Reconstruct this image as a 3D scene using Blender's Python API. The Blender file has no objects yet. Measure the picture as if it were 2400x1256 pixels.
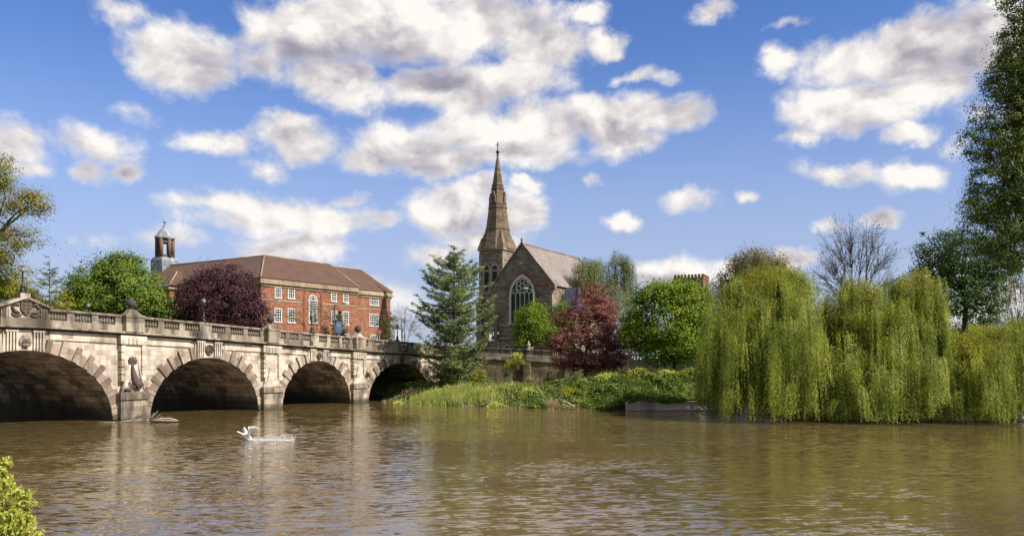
import bpy, math, random
import numpy as np
from math import radians, sin, cos, pi, atan2, sqrt
random.seed(7)
R = np.random.default_rng(7)
scene = bpy.context.scene
COL = scene.collection

# ---------------------------------------------------------------- camera
FPX, HZ, CAMH = 1900.0, 842.0, 5.6          # focal length and horizon in photo pixels, eye height over the water
cam = bpy.data.cameras.new("camera")
cam.sensor_width = 36.0
cam.lens = 36.0 * FPX / 2400.0
cam.shift_y = (HZ - 628.0) / 2400.0
cam.clip_start = 0.1
cam.clip_end = 20000
camo = bpy.data.objects.new("camera", cam)
COL.objects.link(camo)
camo.location = (0, 0, CAMH)
camo.rotation_euler = (pi / 2, 0, 0)
scene.camera = camo

# ---------------------------------------------------------------- view, sun, sky
vs = scene.view_settings
vs.view_transform = 'Standard'
vs.look = 'None'
vs.exposure = 0.70
vs.gamma = 1.0
scene.cycles.max_bounces = 8
scene.cycles.transparent_max_bounces = 12

SUN_EL, SUN_AZ = radians(42), radians(116)   # azimuth clockwise from +Y
sd = np.array([sin(SUN_AZ) * cos(SUN_EL), cos(SUN_AZ) * cos(SUN_EL), sin(SUN_EL)])
sl = bpy.data.lights.new("sun", 'SUN')
sl.energy = 4.4
sl.angle = radians(0.53)
sl.color = (1.0, 0.93, 0.82)
so = bpy.data.objects.new("sun", sl)
COL.objects.link(so)
from mathutils import Vector, Matrix
so.rotation_euler = Vector(sd).to_track_quat('Z', 'Y').to_euler()
so.location = (60, -40, 80)


def pdir(px, py):
    """azimuth and elevation in which a photo pixel looks"""
    x, y, z = (px - 1200) / FPX, 1.0, (HZ - py) / FPX
    return atan2(x, y), atan2(z, sqrt(x * x + y * y))


# cumulus by where they stand in the sky: pixel centre, radii, weight
CLOUDS = [
    (425, 125, 150, 110, 1.0), (480, 160, 90, 80, .9), (370, 100, 90, 70, .8), (270, 15, 110, 40, .45),
    (740, 80, 190, 120, 1.0), (920, 50, 250, 120, 1.1), (1130, 60, 230, 115, 1.1), (1260, 110, 170, 90, 1.0),
    (1420, 100, 75, 50, .85), (800, 190, 190, 70, .95), (1060, 205, 230, 70, 1.0), (1220, 190, 150, 60, .8),
    (620, 60, 110, 90, .55), (1385, 20, 60, 40, .5), (600, 150, 90, 60, .5),
    (690, 325, 125, 66, .95), (520, 335, 110, 34, .6), (610, 385, 70, 40, .45),
    (930, 330, 140, 80, .72), (870, 360, 110, 55, .7), (1110, 300, 150, 75, .85), (1260, 295, 170, 80, .95),
    (1420, 275, 180, 70, 1.0), (1580, 270, 115, 62, .95), (1040, 365, 190, 60, .85), (1220, 350, 180, 60, .9),
    (1480, 330, 140, 34, .6),
    (640, 505, 230, 66, .85), (540, 475, 190, 40, .7), (780, 525, 140, 62, .9), (690, 575, 200, 42, .65), (570, 470, 60, 36, .6),
    (820, 465, 50, 24, .6), (890, 510, 60, 30, .6),
    (1060, 495, 125, 82, 1.0), (1215, 500, 80, 70, .9), (1125, 440, 70, 40, .8), (1230, 430, 42, 26, .7),
    (1020, 612, 100, 42, .85), (1130, 565, 150, 50, .75),
    (1985, 150, 130, 85, .95), (2130, 130, 170, 105, 1.15), (2290, 100, 160, 110, 1.1), (2010, 255, 205, 80, 1.0),
    (2190, 210, 160, 70, .9), (2280, 265, 90, 50, .6), (2140, 318, 72, 30, .7), (1830, 150, 52, 48, .55), (1880, 320, 80, 30, .55),
    (2420, 200, 130, 150, .9), (2250, 330, 70, 60, .45),
    (1612, 475, 76, 42, .7), (1455, 515, 58, 26, .7), (1500, 175, 70, 26, .65), (1680, 18, 66, 38, .75),
    (1385, 420, 36, 20, .5), (1755, 473, 34, 18, .5), (1850, 60, 60, 20, .4),
    (1960, 400, 110, 34, .6), (2150, 402, 130, 40, .62), (2065, 500, 66, 42, 1.0), (1960, 520, 70, 26, .6),
    (30, 340, 110, 85, .85), (190, 325, 115, 60, .68), (280, 388, 44, 32, .75), (195, 395, 60, 45, .6), (70, 400, 70, 30, .5),
    (1560, 640, 150, 40, .75), (1720, 640, 90, 50, .7), (1860, 615, 60, 26, .7), (430, 640, 120, 24, .35), (930, 690, 120, 50, .35),
    (2330, 700, 130, 90, .75), (2200, 660, 90, 70, .6),
    (300, 250, 60, 30, .3), (400, 560, 160, 30, .3),
]
SHADES = [  # where the undersides of the thick ones hang
    (830, 130, 300, 75, .95), (690, 130, 120, 70, .8), (1010, 170, 160, 50, .5), (1120, 245, 180, 30, .35),
    (2100, 185, 200, 50, .85), (2250, 160, 110, 50, .55), (1230, 350, 170, 36, .5), (1000, 390, 200, 34, .5), (700, 575, 240, 36, .5),
    (930, 340, 110, 50, .45), (490, 215, 90, 28, .4), (700, 375, 90, 22, .4), (1450, 315, 180, 24, .4),
    (1090, 545, 140, 34, .5), (2020, 305, 170, 28, .45), (1560, 650, 140, 22, .35), (2400, 240, 80, 60, .5),
]

world = bpy.data.worlds.new("World")
scene.world = world
world.use_nodes = True
wt = world.node_tree
wt.nodes.clear()


class NT:
    """tiny helper to write node graphs as expressions"""
    def __init__(s, tree):
        s.t = tree

    def n(s, typ, **kw):
        nd = s.t.nodes.new(typ)
        for k, v in kw.items():
            setattr(nd, k, v)
        return nd

    def put(s, sock, v):
        if hasattr(v, 'is_output') or isinstance(v, bpy.types.NodeSocket):
            s.t.links.new(v, sock)
        else:
            sock.default_value = v

    def m(s, op, a, b=0.0, c=None, clamp=False):
        nd = s.n('ShaderNodeMath', operation=op, use_clamp=clamp)
        s.put(nd.inputs[0], a)
        s.put(nd.inputs[1], b)
        if c is not None:
            s.put(nd.inputs[2], c)
        return nd.outputs[0]

    def v(s, op, a, b=(0, 0, 0), c=None):
        nd = s.n('ShaderNodeVectorMath', operation=op)
        s.put(nd.inputs[0], a)
        s.put(nd.inputs[1], b)
        if c is not None:
            s.put(nd.inputs[2], c)
        return nd.outputs['Value'] if op in ('LENGTH', 'DOT_PRODUCT') else nd.outputs[0]

    def noise(s, vec, scale, detail=4, rough=.55, dist=0.0, out='Fac'):
        nd = s.n('ShaderNodeTexNoise')
        if vec is not None:
            s.put(nd.inputs['Vector'], vec)
        nd.inputs['Scale'].default_value = scale
        nd.inputs['Detail'].default_value = detail
        nd.inputs['Roughness'].default_value = rough
        nd.inputs['Distortion'].default_value = dist
        return nd.outputs[out]

    def mix(s, fac, a, b, mode='MIX'):
        nd = s.n('ShaderNodeMix', data_type='RGBA', blend_type=mode)
        s.put(nd.inputs[0], fac)
        s.put(nd.inputs[6], a if not isinstance(a, tuple) else (*a, 1)[:4])
        s.put(nd.inputs[7], b if not isinstance(b, tuple) else (*b, 1)[:4])
        return nd.outputs[2]

    def rng(s, x, a, b, c=0.0, d=1.0, smooth=False):
        nd = s.n('ShaderNodeMapRange', interpolation_type='SMOOTHSTEP' if smooth else 'LINEAR')
        s.put(nd.inputs[0], x)
        for i, q in enumerate((a, b, c, d)):
            nd.inputs[i + 1].default_value = q
        return nd.outputs[0]

    def ramp(s, fac, stops):
        nd = s.n('ShaderNodeValToRGB')
        s.put(nd.inputs[0], fac)
        cr = nd.color_ramp
        while len(cr.elements) < len(stops):
            cr.elements.new(.5)
        for e, (p, c) in zip(cr.elements, stops):
            e.position = p
            e.color = (*c, 1)
        return nd.outputs[0]


W = NT(wt)
SKY_STRENGTH = 0.12
sky = W.n('ShaderNodeTexSky', sky_type='NISHITA')
sky.sun_disc = False
sky.sun_elevation = SUN_EL
sky.sun_rotation = SUN_AZ
sky.altitude = 50
sky.air_density = 1.0
sky.dust_density = 0.4
sky.ozone_density = 2.0
gen = W.n('ShaderNodeTexCoord').outputs['Generated']
sep = W.n('ShaderNodeSeparateXYZ')
W.put(sep.inputs[0], W.v('NORMALIZE', gen))
X_, Y_, Z_ = sep.outputs
az = W.m('ARCTAN2', X_, Y_)
el = W.m('ARCSINE', Z_)
cmb = W.n('ShaderNodeCombineXYZ')
W.put(cmb.inputs[0], az)
W.put(cmb.inputs[1], el)
ae = cmb.outputs[0]
# wind-torn edges: warp the cloud coordinates with noise
wn = W.noise(ae, 11.0, 5, .62, out='Color')
warp = W.v('MULTIPLY_ADD', W.v('SUBTRACT', wn, (.5, .5, .5)), (.072, .056, 0), ae)


def blobs(vec, items, k=0.12):
    acc = None
    for (px, py, rx, ry, w) in items:
        a, e = pdir(px, py)
        a1, _ = pdir(px + rx, py)
        _, e1 = pdir(px, py - ry)
        sx, sy = 1 / max(abs(a1 - a), 1e-4), 1 / max(abs(e1 - e), 1e-4)
        l = W.v('LENGTH', W.v('MULTIPLY_ADD', vec, (sx, sy, 0), (-a * sx, -e * sy, 0)))
        d = W.m('MULTIPLY_ADD', l, -w, w)
        acc = d if acc is None else W.m('SMOOTH_MAX', acc, d, k)
    return acc


body = blobs(warp, CLOUDS)
sc1 = W.v('MULTIPLY', ae, (1.0, 1.35, 1.0))
fb = W.noise(sc1, 10.5, 11, .62, .25)
# neighbours outside the photograph: unseen noise clouds, cover raised for white fill light
far_n = W.noise(sc1, 2.6, 6, .55)
infront = W.rng(W.m('ABSOLUTE', az), .60, .75, 0, 1, True)
other = W.m('MULTIPLY_ADD', W.m('SUBTRACT', far_n, .46), 4.5, -.0)
high = W.rng(el, .44, .55, 0, 1, True)
outside = W.m('MAXIMUM', infront, high)
other = W.m('MULTIPLY_ADD', outside, 2.0, W.m('SUBTRACT', other, 2.0))
field = W.m('MAXIMUM', body, other)
dens = W.m('ADD', field, W.m('MULTIPLY', W.m('SUBTRACT', fb, .47), 1.7))
alpha = W.rng(dens, .0, .56, 0, 1, True)
# light from the upper right, soft grey undersides
lo = W.v('ADD', sc1, (.013, .020, 0))
fa = W.noise(sc1, 10.5, 6, .55, .25)
fb2 = W.noise(lo, 10.5, 6, .55, .25)
lit = W.m('MULTIPLY', W.m('SUBTRACT', fa, fb2), 2.6)
lo2 = W.v('ADD', sc1, (.05, .075, 0))
lit2 = W.m('MULTIPLY', W.m('SUBTRACT', W.noise(sc1, 5.0, 3, .5), W.noise(lo2, 5.0, 3, .5)), 1.05)
shade = W.m('MAXIMUM', blobs(warp, SHADES, .1), 0.0)
deep = W.rng(dens, .10, .70, .15, 1, True)
mod = W.m('SUBTRACT', W.m('ADD', lit, lit2), W.m('MULTIPLY', shade, .92))
tone = W.m('ADD', .80, W.m('MULTIPLY', mod, deep), clamp=True)
ccol = W.ramp(tone, [(0.0, (.30, .29, .36)), (.30, (.43, .41, .48)), (.55, (.64, .60, .63)), (.80, (.88, .84, .82)), (1.0, (1.04, 1.0, .95))])
CLOUD_GAIN = 0.60 / SKY_STRENGTH
ccol = W.v('SCALE', ccol)
wt.nodes[-1].inputs['Scale'].default_value = CLOUD_GAIN
hs = W.n('ShaderNodeHueSaturation')
hs.inputs['Saturation'].default_value = 1.15
hs.inputs['Value'].default_value = 1.0
W.put(hs.inputs['Color'], sky.outputs[0])
skyc = W.mix(1.0, hs.outputs[0], (.56, .60, .80), 'MULTIPLY')
# paler air towards the horizon
low_air = W.m('MULTIPLY', W.rng(W.m('ABSOLUTE', el), .0, .40, 1, 0, True), .86)
skyc = W.mix(low_air, skyc, tuple(c / SKY_STRENGTH for c in (.285, .325, .44)))
fincol = W.mix(alpha, skyc, ccol)
bg = W.n('ShaderNodeBackground')
bg.inputs[1].default_value = SKY_STRENGTH
W.put(bg.inputs[0], fincol)
wo = W.n('ShaderNodeOutputWorld')
wt.links.new(bg.outputs[0], wo.inputs[0])


def at(px, py, Y):
    """the point a distance Y in front of the camera that a photo pixel shows"""
    return np.array([(px - 1200) / FPX * Y, Y, CAMH - (py - HZ) / FPX * Y])


# ---------------------------------------------------------------- object helpers
def tag(o, label=None, cat=None, group=None, kind=None):
    if label:
        o['label'] = label
    if cat:
        o['category'] = cat
    if group:
        o['group'] = group
    if kind:
        o['kind'] = kind
    return o


def thing(name, label, cat, loc=(0, 0, 0), rz=0.0, group=None):
    o = bpy.data.objects.new(name, None)
    COL.objects.link(o)
    o.location = loc
    o.rotation_euler = (0, 0, rz)
    o.empty_display_size = .3
    return tag(o, label, cat, group)


def dup(root, loc, rz=0.0, label=None, scale=None):
    r = root.copy()
    COL.objects.link(r)
    r.location = loc
    r.rotation_euler = (0, 0, rz)
    if scale:
        r.scale = (scale,) * 3
    if label:
        r['label'] = label
    for ch in list(root.children):
        c = ch.copy()
        COL.objects.link(c)
        c.parent = r
        for g in list(ch.children):
            d = g.copy()
            COL.objects.link(d)
            d.parent = c
    return r


class G:
    """collects faces with metre-scaled UVs and links them as one mesh object"""
    def __init__(s):
        s.v, s.f, s.uv, s.sm = [], [], [], []

    def poly(s, pts, uv=None, smooth=False):
        i = len(s.v)
        s.v.extend([tuple(map(float, p)) for p in pts])
        s.f.append(tuple(range(i, i + len(pts))))
        if uv is None:
            p = np.array(pts, float)
            nrm = np.zeros(3)
            for k in range(len(p)):
                a, b = p[k], p[(k + 1) % len(p)]
                nrm += np.cross(a, b)
            n = np.abs(nrm)
            if n[2] >= n[0] and n[2] >= n[1] and n[2] > .8 * np.linalg.norm(nrm):
                uv = [(q[0], q[1]) for q in p]
            elif n[0] > n[1]:
                uv = [(q[1], q[2]) for q in p]
            else:
                uv = [(q[0], q[2]) for q in p]
        s.uv.append(uv)
        s.sm.append(smooth)

    def hexa(s, b, t):
        """b, t: four bottom and four top corners, counter-clockwise from above"""
        s.poly([b[3], b[2], b[1], b[0]])
        s.poly(t)
        for k in range(4):
            j = (k + 1) % 4
            s.poly([b[k], b[j], t[j], t[k]])

    def box(s, x0, x1, y0, y1, z0, z1):
        s.hexa([(x0, y0, z0), (x1, y0, z0), (x1, y1, z0), (x0, y1, z0)],
               [(x0, y0, z1), (x1, y0, z1), (x1, y1, z1), (x0, y1, z1)])

    def bar(s, p, q, w, h=None, up=(0, 0, 1)):
        p, q = np.array(p, float), np.array(q, float)
        h = h or w
        d = (q - p) / np.linalg.norm(q - p)
        up = np.array(up, float)
        if abs(np.dot(d, up)) > .95:
            up = np.array([1.0, 0, 0])
        a = np.cross(d, up)
        a /= np.linalg.norm(a)
        b = np.cross(a, d)
        a, b = a * w / 2, b * h / 2
        c0 = [p - a - b, p + a - b, p + a + b, p - a + b]
        c1 = [q - a - b, q + a - b, q + a + b, q - a + b]
        s.poly(c0)
        s.poly(c1[::-1])
        for k in range(4):
            j = (k + 1) % 4
            s.poly([c0[j], c0[k], c1[k], c1[j]])

    def tube(s, pts, rad, n=8, caps=True, smooth=True):
        pts = [np.array(p, float) for p in pts]
        rings = []
        ref = np.array([.31, .17, .93])
        for i, p in enumerate(pts):
            d = pts[min(i + 1, len(pts) - 1)] - pts[max(i - 1, 0)]
            d /= np.linalg.norm(d) + 1e-12
            a = np.cross(d, ref if abs(np.dot(d, ref)) < .95 else np.array([1.0, 0, 0]))
            a /= np.linalg.norm(a)
            b = np.cross(d, a)
            r = rad[i] if hasattr(rad, '__len__') else rad
            rings.append([p + r * (cos(2 * pi * k / n) * a + sin(2 * pi * k / n) * b) for k in range(n)])
        for A, B in zip(rings[:-1], rings[1:]):
            for k in range(n):
                j = (k + 1) % n
                s.poly([A[k], A[j], B[j], B[k]], smooth=smooth)
        if caps:
            s.poly(rings[0][::-1])
            s.poly(rings[-1])

    def lathe(s, prof, c=(0, 0, 0), n=12, smooth=True, phase=0.0, close=True):
        c = np.array(c, float)
        rings = [[c + np.array([r * cos(2 * pi * (k + phase) / n), r * sin(2 * pi * (k + phase) / n), z]) for k in range(n)] for r, z in prof]
        for A, B in zip(rings[:-1], rings[1:]):
            for k in range(n):
                j = (k + 1) % n
                s.poly([A[k], A[j], B[j], B[k]], smooth=smooth)
        if close:
            if prof[0][0] > 1e-3:
                s.poly(rings[0][::-1])
            if prof[-1][0] > 1e-3:
                s.poly(rings[-1])

    def ball(s, c, r, n=12, m=8, sc=(1, 1, 1)):
        c = np.array(c, float)
        P = lambda i, k: c + np.array(sc) * r * np.array([sin(pi * i / m) * cos(2 * pi * k / n), sin(pi * i / m) * sin(2 * pi * k / n), cos(pi * i / m)])
        for i in range(m):
            for k in range(n):
                if i == 0:
                    s.poly([P(0, 0), P(1, k), P(1, k + 1)], smooth=True)
                elif i == m - 1:
                    s.poly([P(i, k), P(m, 0), P(i, k + 1)], smooth=True)
                else:
                    s.poly([P(i, k), P(i + 1, k), P(i + 1, k + 1), P(i, k + 1)], smooth=True)

    def prism(s, pts2, f0, f1):
        """outline pts2 lifted to 3D by f0 (near side) and f1 (far side)"""
        a = [f0(*p) for p in pts2]
        b = [f1(*p) for p in pts2]
        s.poly(a)
        s.poly(b[::-1])
        for k in range(len(a)):
            j = (k + 1) % len(a)
            s.poly([a[j], a[k], b[k], b[j]])

    def build(s, name, mat, parent=None, **kw):
        me = bpy.data.meshes.new(name)
        me.from_pydata(s.v, [], s.f)
        ul = me.uv_layers.new(name="UVMap")
        flat = [c for f in s.uv for q in f for c in q]
        ul.data.foreach_set('uv', flat)
        me.polygons.foreach_set('use_smooth', s.sm)
        if any(s.sm):
            import bmesh
            bm = bmesh.new()
            bm.from_mesh(me)
            bmesh.ops.remove_doubles(bm, verts=bm.verts, dist=1e-5)
            bm.to_mesh(me)
            bm.free()
        me.materials.append(mat)
        o = bpy.data.objects.new(name, me)
        COL.objects.link(o)
        if parent is not None:
            o.parent = parent
        return tag(o, **kw) if kw else o


def link_mesh(name, verts, quads, mat, parent=None, smooth=False):
    """fast path: numpy arrays of vertices and of quads"""
    me = bpy.data.meshes.new(name)
    nv, nq = len(verts), len(quads)
    k = quads.shape[1]
    me.vertices.add(nv)
    me.vertices.foreach_set('co', np.ascontiguousarray(verts, dtype=np.float32).ravel())
    me.loops.add(nq * k)
    me.loops.foreach_set('vertex_index', np.ascontiguousarray(quads, dtype=np.int32).ravel())
    me.polygons.add(nq)
    me.polygons.foreach_set('loop_start', np.arange(0, nq * k, k, dtype=np.int32))
    me.polygons.foreach_set('loop_total', np.full(nq, k, dtype=np.int32))
    if smooth:
        me.polygons.foreach_set('use_smooth', np.ones(nq, dtype=bool))
    me.update(calc_edges=True)
    me.materials.append(mat)
    o = bpy.data.objects.new(name, me)
    COL.objects.link(o)
    if parent is not None:
        o.parent = parent
    return o


def unit(a):
    return a / (np.linalg.norm(a, axis=-1, keepdims=True) + 1e-9)


# ---------------------------------------------------------------- materials
def mat(name):
    m = bpy.data.materials.new(name)
    m.use_nodes = True
    t = m.node_tree
    b = t.nodes['Principled BSDF']
    return m, NT(t), b


def plain(name, col, rough=.6, metal=0.0, var=.15, scale=3.0, spec=.5):
    m, N, b = mat(name)
    pos = N.n('ShaderNodeTexCoord').outputs['Object']
    f = N.noise(pos, scale, 5, .6)
    c = N.mix(f, tuple(x * (1 - var) for x in col), tuple(min(x * (1 + var), 1) for x in col))
    N.put(b.inputs['Base Color'], c)
    b.inputs['Roughness'].default_value = rough
    b.inputs['Metallic'].default_value = metal
    b.inputs['Specular IOR Level'].default_value = spec
    return m


def masonry(name, cols, bw, bh, mortar, mcol, stain=(.1, .08, .06), stain_amt=.6, mortar_size=.015, streak=True, bump=.35, rough=.85, low_dark=None, var_scale=.35, island=False, blk=.66):
    """blocks in courses by metre UVs; each block takes its tone from the ramp cols; weather stains over them"""
    m, N, b = mat(name)
    tc = N.n('ShaderNodeTexCoord')
    uv = tc.outputs['UV']
    br = N.n('ShaderNodeTexBrick')
    N.put(br.inputs['Vector'], uv)
    br.offset = .5
    br.inputs['Color1'].default_value = (0, 0, 0, 1)
    br.inputs['Color2'].default_value = (1, 1, 1, 1)
    br.inputs['Mortar'].default_value = (.5, .5, .5, 1)
    br.inputs['Scale'].default_value = 1.0
    br.inputs['Mortar Size'].default_value = mortar_size
    br.inputs['Mortar Smooth'].default_value = .2
    br.inputs['Brick Width'].default_value = bw
    br.inputs['Row Height'].default_value = bh
    pos = tc.outputs['Object']
    isl = N.m('MULTIPLY_ADD', N.n('ShaderNodeNewGeometry').outputs['Random Per Island'], 1.0, -.45) if island else None
    big = N.noise(pos, var_scale, 5, .6)
    t = N.m('ADD', N.m('MULTIPLY', N.m('ADD', br.outputs['Color'], isl) if island else br.outputs['Color'], blk), N.m('MULTIPLY_ADD', big, 1.5, -.25 - blk / 2), clamp=True)
    n = len(cols)
    c = N.ramp(t, [(i / (n - 1), cc) for i, cc in enumerate(cols)])
    grain = N.noise(pos, 5.0, 6, .65)
    c = N.mix(N.rng(grain, .35, .75, 0, .35), c, tuple(x * .55 for x in cols[0]))
    if streak:
        st = N.noise(N.v('MULTIPLY', pos, (1.0, 1.0, .22)), .9, 6, .62)
        c = N.mix(N.m('MULTIPLY', N.rng(st, .45, .66, 0, 1, True), stain_amt), c, stain)
    if low_dark:
        sepz = N.n('ShaderNodeSeparateXYZ')
        N.put(sepz.inputs[0], pos)
        wet = N.rng(N.m('ADD', sepz.outputs[2], N.m('MULTIPLY_ADD', N.noise(pos, .8, 4), 1.6, -.8)), low_dark[0], low_dark[1], .92, 0, True)
        c = N.mix(wet, c, low_dark[2])
    c = N.mix(N.m('MULTIPLY', br.outputs['Fac'], mortar), c, mcol)
    N.put(b.inputs['Base Color'], c)
    b.inputs['Roughness'].default_value = rough
    b.inputs['Specular IOR Level'].default_value = .25
    bp = N.n('ShaderNodeBump')
    bp.inputs['Strength'].default_value = bump
    bp.inputs['Distance'].default_value = .05
    N.put(bp.inputs['Height'], N.m('SUBTRACT', N.m('MULTIPLY', grain, .6), N.m('MULTIPLY', br.outputs['Fac'], .8)))
    N.put(b.inputs['Normal'], bp.outputs[0])
    return m


def leaf_mat(name, c0, c1, c2=None, trans=.3, rough=.5):
    """leaves: tone differs leaf by leaf and spray by spray"""
    k_ = 1.5
    c0, c1, c2 = [tuple(min(x * k_, .6) for x in c) if c else None for c in (c0, c1, c2)]
    m, N, b = mat(name)
    geo = N.n('ShaderNodeNewGeometry')
    pos = N.n('ShaderNodeTexCoord').outputs['Object']
    r = geo.outputs['Random Per Island']
    sp = N.noise(pos, .55, 3, .6)
    f = N.m('ADD', N.m('MULTIPLY', r, .36), N.m('MULTIPLY_ADD', sp, 1.7, -.5), clamp=True)
    stops = [(0.0, c0), (.6, c1)] + ([(1.0, c2)] if c2 else [])
    c = N.ramp(f, stops)
    N.put(b.inputs['Base Color'], c)
    b.inputs['Roughness'].default_value = rough
    b.inputs['Specular IOR Level'].default_value = .2
    tr = N.n('ShaderNodeBsdfTranslucent')
    N.put(tr.inputs['Color'], N.mix(1.0, c, (1.0, 1.0, .55), 'MULTIPLY'))
    mx = N.n('ShaderNodeMixShader')
    mx.inputs[0].default_value = trans
    N.t.links.new(b.outputs[0], mx.inputs[1])
    N.t.links.new(tr.outputs[0], mx.inputs[2])
    out = N.t.nodes['Material Output']
    N.t.links.new(mx.outputs[0], out.inputs[0])
    return m


PALE = [(.24, .185, .145), (.47, .39, .315), (.63, .55, .46), (.70, .635, .55)]
M = {}
M['stone'] = masonry('bridge stone', PALE, 1.05, .46, .35, (.16, .12, .09), (.13, .105, .08), .55, .012, low_dark=(.15, .85, (.06, .056, .034)))
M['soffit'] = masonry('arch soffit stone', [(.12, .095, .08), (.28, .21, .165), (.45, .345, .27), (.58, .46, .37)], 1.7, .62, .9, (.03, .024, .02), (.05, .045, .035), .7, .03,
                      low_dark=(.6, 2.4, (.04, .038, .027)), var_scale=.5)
M['rust'] = masonry('rusticated stone', [(.16, .12, .095), (.27, .21, .165), (.37, .295, .23), (.50, .42, .34)], 3.0, 3.0, 0, (.1, .1, .1), (.09, .07, .055), .75, island=True, low_dark=(.15, .9, (.055, .052, .03)))
M['darkstone'] = masonry('weathered parapet stone', [(.10, .08, .06), (.24, .195, .15), (.40, .34, .26), (.50, .435, .345)], 1.6, 3.0, .4, (.08, .06, .05), (.05, .042, .033), .9, .012)
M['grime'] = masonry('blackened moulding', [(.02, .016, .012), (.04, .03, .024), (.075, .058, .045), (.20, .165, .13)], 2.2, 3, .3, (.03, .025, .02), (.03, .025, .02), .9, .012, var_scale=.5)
M['pedestal'] = masonry('pedestal stone', [(.13, .10, .08), (.27, .215, .165), (.42, .35, .275), (.52, .45, .365)], 1.5, .62, .5, (.09, .07, .05), (.07, .055, .045), .85, .016, low_dark=(.12, .75, (.05, .048, .028)))
M['carved'] = plain('carved brown stone', (.085, .062, .052), .85, var=.5, scale=4)
M['blackstone'] = plain('sooty stone', (.055, .045, .04), .9, var=.4, scale=3)
M['wallstone'] = masonry('retaining wall stone', [(.10, .072, .04), (.21, .157, .088), (.31, .24, .14), (.38, .305, .185)], 1.5, .52, .8, (.05, .04, .03), (.07, .055, .04), .8, .02)
M['palestone'] = masonry('pale ashlar', [(.34, .29, .20), (.45, .39, .28), (.52, .46, .34), (.58, .52, .40)], 1.3, .5, .6, (.2, .17, .12), (.2, .17, .12), .5, .014)
M['quay'] = masonry('pinkish quay concrete', [(.40, .31, .28), (.52, .42, .385), (.58, .48, .44), (.62, .52, .485)], 2.4, .55, .5, (.12, .09, .08), (.12, .09, .07), .7, .02)
M['brick'] = masonry('red brick', [(.15, .055, .034), (.235, .082, .046), (.305, .122, .068), (.37, .18, .11)], .45, .16, .35, (.40, .26, .17), (.20, .10, .06), .45, .02, var_scale=.7, bump=.15, blk=1.0)
M['darkbrick'] = masonry('dark red brick', [(.15, .045, .03), (.24, .075, .045), (.30, .10, .06), (.36, .13, .08)], .6, .2, .3, (.25, .16, .11), (.14, .06, .04), .5, .02, bump=.15)  # darker, redder brick for the window arch, hood mould and bands
M['cornice'] = masonry('tan cornice stone', [(.22, .16, .10), (.32, .24, .16), (.40, .31, .21), (.46, .37, .26)], 2.2, 3, .4, (.2, .15, .1), (.16, .12, .08), .6)
M['churchstone'] = masonry('church rubble stone', [(.12, .094, .075), (.215, .172, .138), (.30, .245, .20), (.39, .33, .27)], .8, .33, .75, (.07, .055, .045), (.25, .10, .075), .45, .025, var_scale=.6)
M['churchdress'] = masonry('church dressed stone', [(.26, .20, .15), (.36, .285, .22), (.44, .36, .28), (.50, .42, .34)], 1.1, .4, .4, (.12, .09, .07), (.2, .12, .09), .5)
M['tracery'] = plain('pale tracery stone', (.56, .51, .46), .8, var=.12)
M['sandstone'] = masonry('red sandstone', [(.13, .06, .048), (.20, .09, .07), (.26, .125, .10), (.31, .16, .13)], .9, .4, .4, (.2, .12, .1), (.1, .05, .04), .6, .02)
M['spirestone'] = masonry('spire stone', [(.095, .066, .045), (.165, .118, .078), (.225, .168, .11), (.29, .22, .15)], .9, .38, .6, (.07, .05, .035), (.07, .055, .04), .6, .02, var_scale=.5)
M['bandstone'] = plain('dark band stone', (.10, .065, .045), .85, var=.3)
M['slate'] = masonry('weathered roof slates', [(.165, .135, .125), (.225, .19, .175), (.275, .235, .22), (.32, .28, .26)], .42, .30, .55, (.13, .105, .10), (.19, .15, .12), .6, .02, bump=.3)
M['blueslate'] = masonry('blue slates', [(.045, .045, .075), (.065, .065, .105), (.085, .085, .13), (.11, .11, .15)], .45, .3, .5, (.02, .02, .035), (.05, .05, .06), .4, .02)
M['white'] = plain('white window paint', (.78, .78, .74), .45, var=.06)
M['lead'] = masonry('grey lead sheet', [(.17, .18, .21), (.25, .27, .31), (.33, .35, .39), (.42, .44, .48)], .8, .7, .6, (.10, .11, .13), (.12, .12, .14), .5, .03, rough=.5, bump=.2)
M['iron'] = plain('black iron', (.018, .018, .02), .4, .3, .3)
M['globe'] = plain('pale lamp glass', (.22, .20, .18), .15, var=.1)
M['grey_metal'] = plain('grey painted steel', (.20, .22, .22), .45, .4)
M['timber'] = plain('brown lantern timber', (.115, .075, .055), .7, var=.3)
M['bark'] = plain('bark', (.07, .052, .038), .9, var=.5, scale=6)
M['palebark'] = plain('pale bark', (.20, .165, .13), .9, var=.4, scale=6)
M['twig'] = plain('brown twigs', (.23, .185, .165), .9, var=.4, scale=6)
M['driftwood'] = plain('bleached driftwood', (.40, .325, .26), .85, var=.3, scale=5)
M['swan'] = plain('white feathers', (.85, .85, .84), .6, var=.05, scale=8)
M['orange'] = plain('orange beak', (.55, .16, .03), .4)
M['signblue'] = plain('blue sign paint', (.13, .16, .36), .4)
M['signred'] = plain('red sign paint', (.42, .06, .06), .4)
M['signgrey'] = plain('grey sign face', (.34, .26, .32), .5)
M['board'] = plain('white board', (.80, .82, .86), .4, var=.04)
M['asphalt'] = plain('asphalt', (.05, .05, .05), .9, var=.2)


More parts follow.
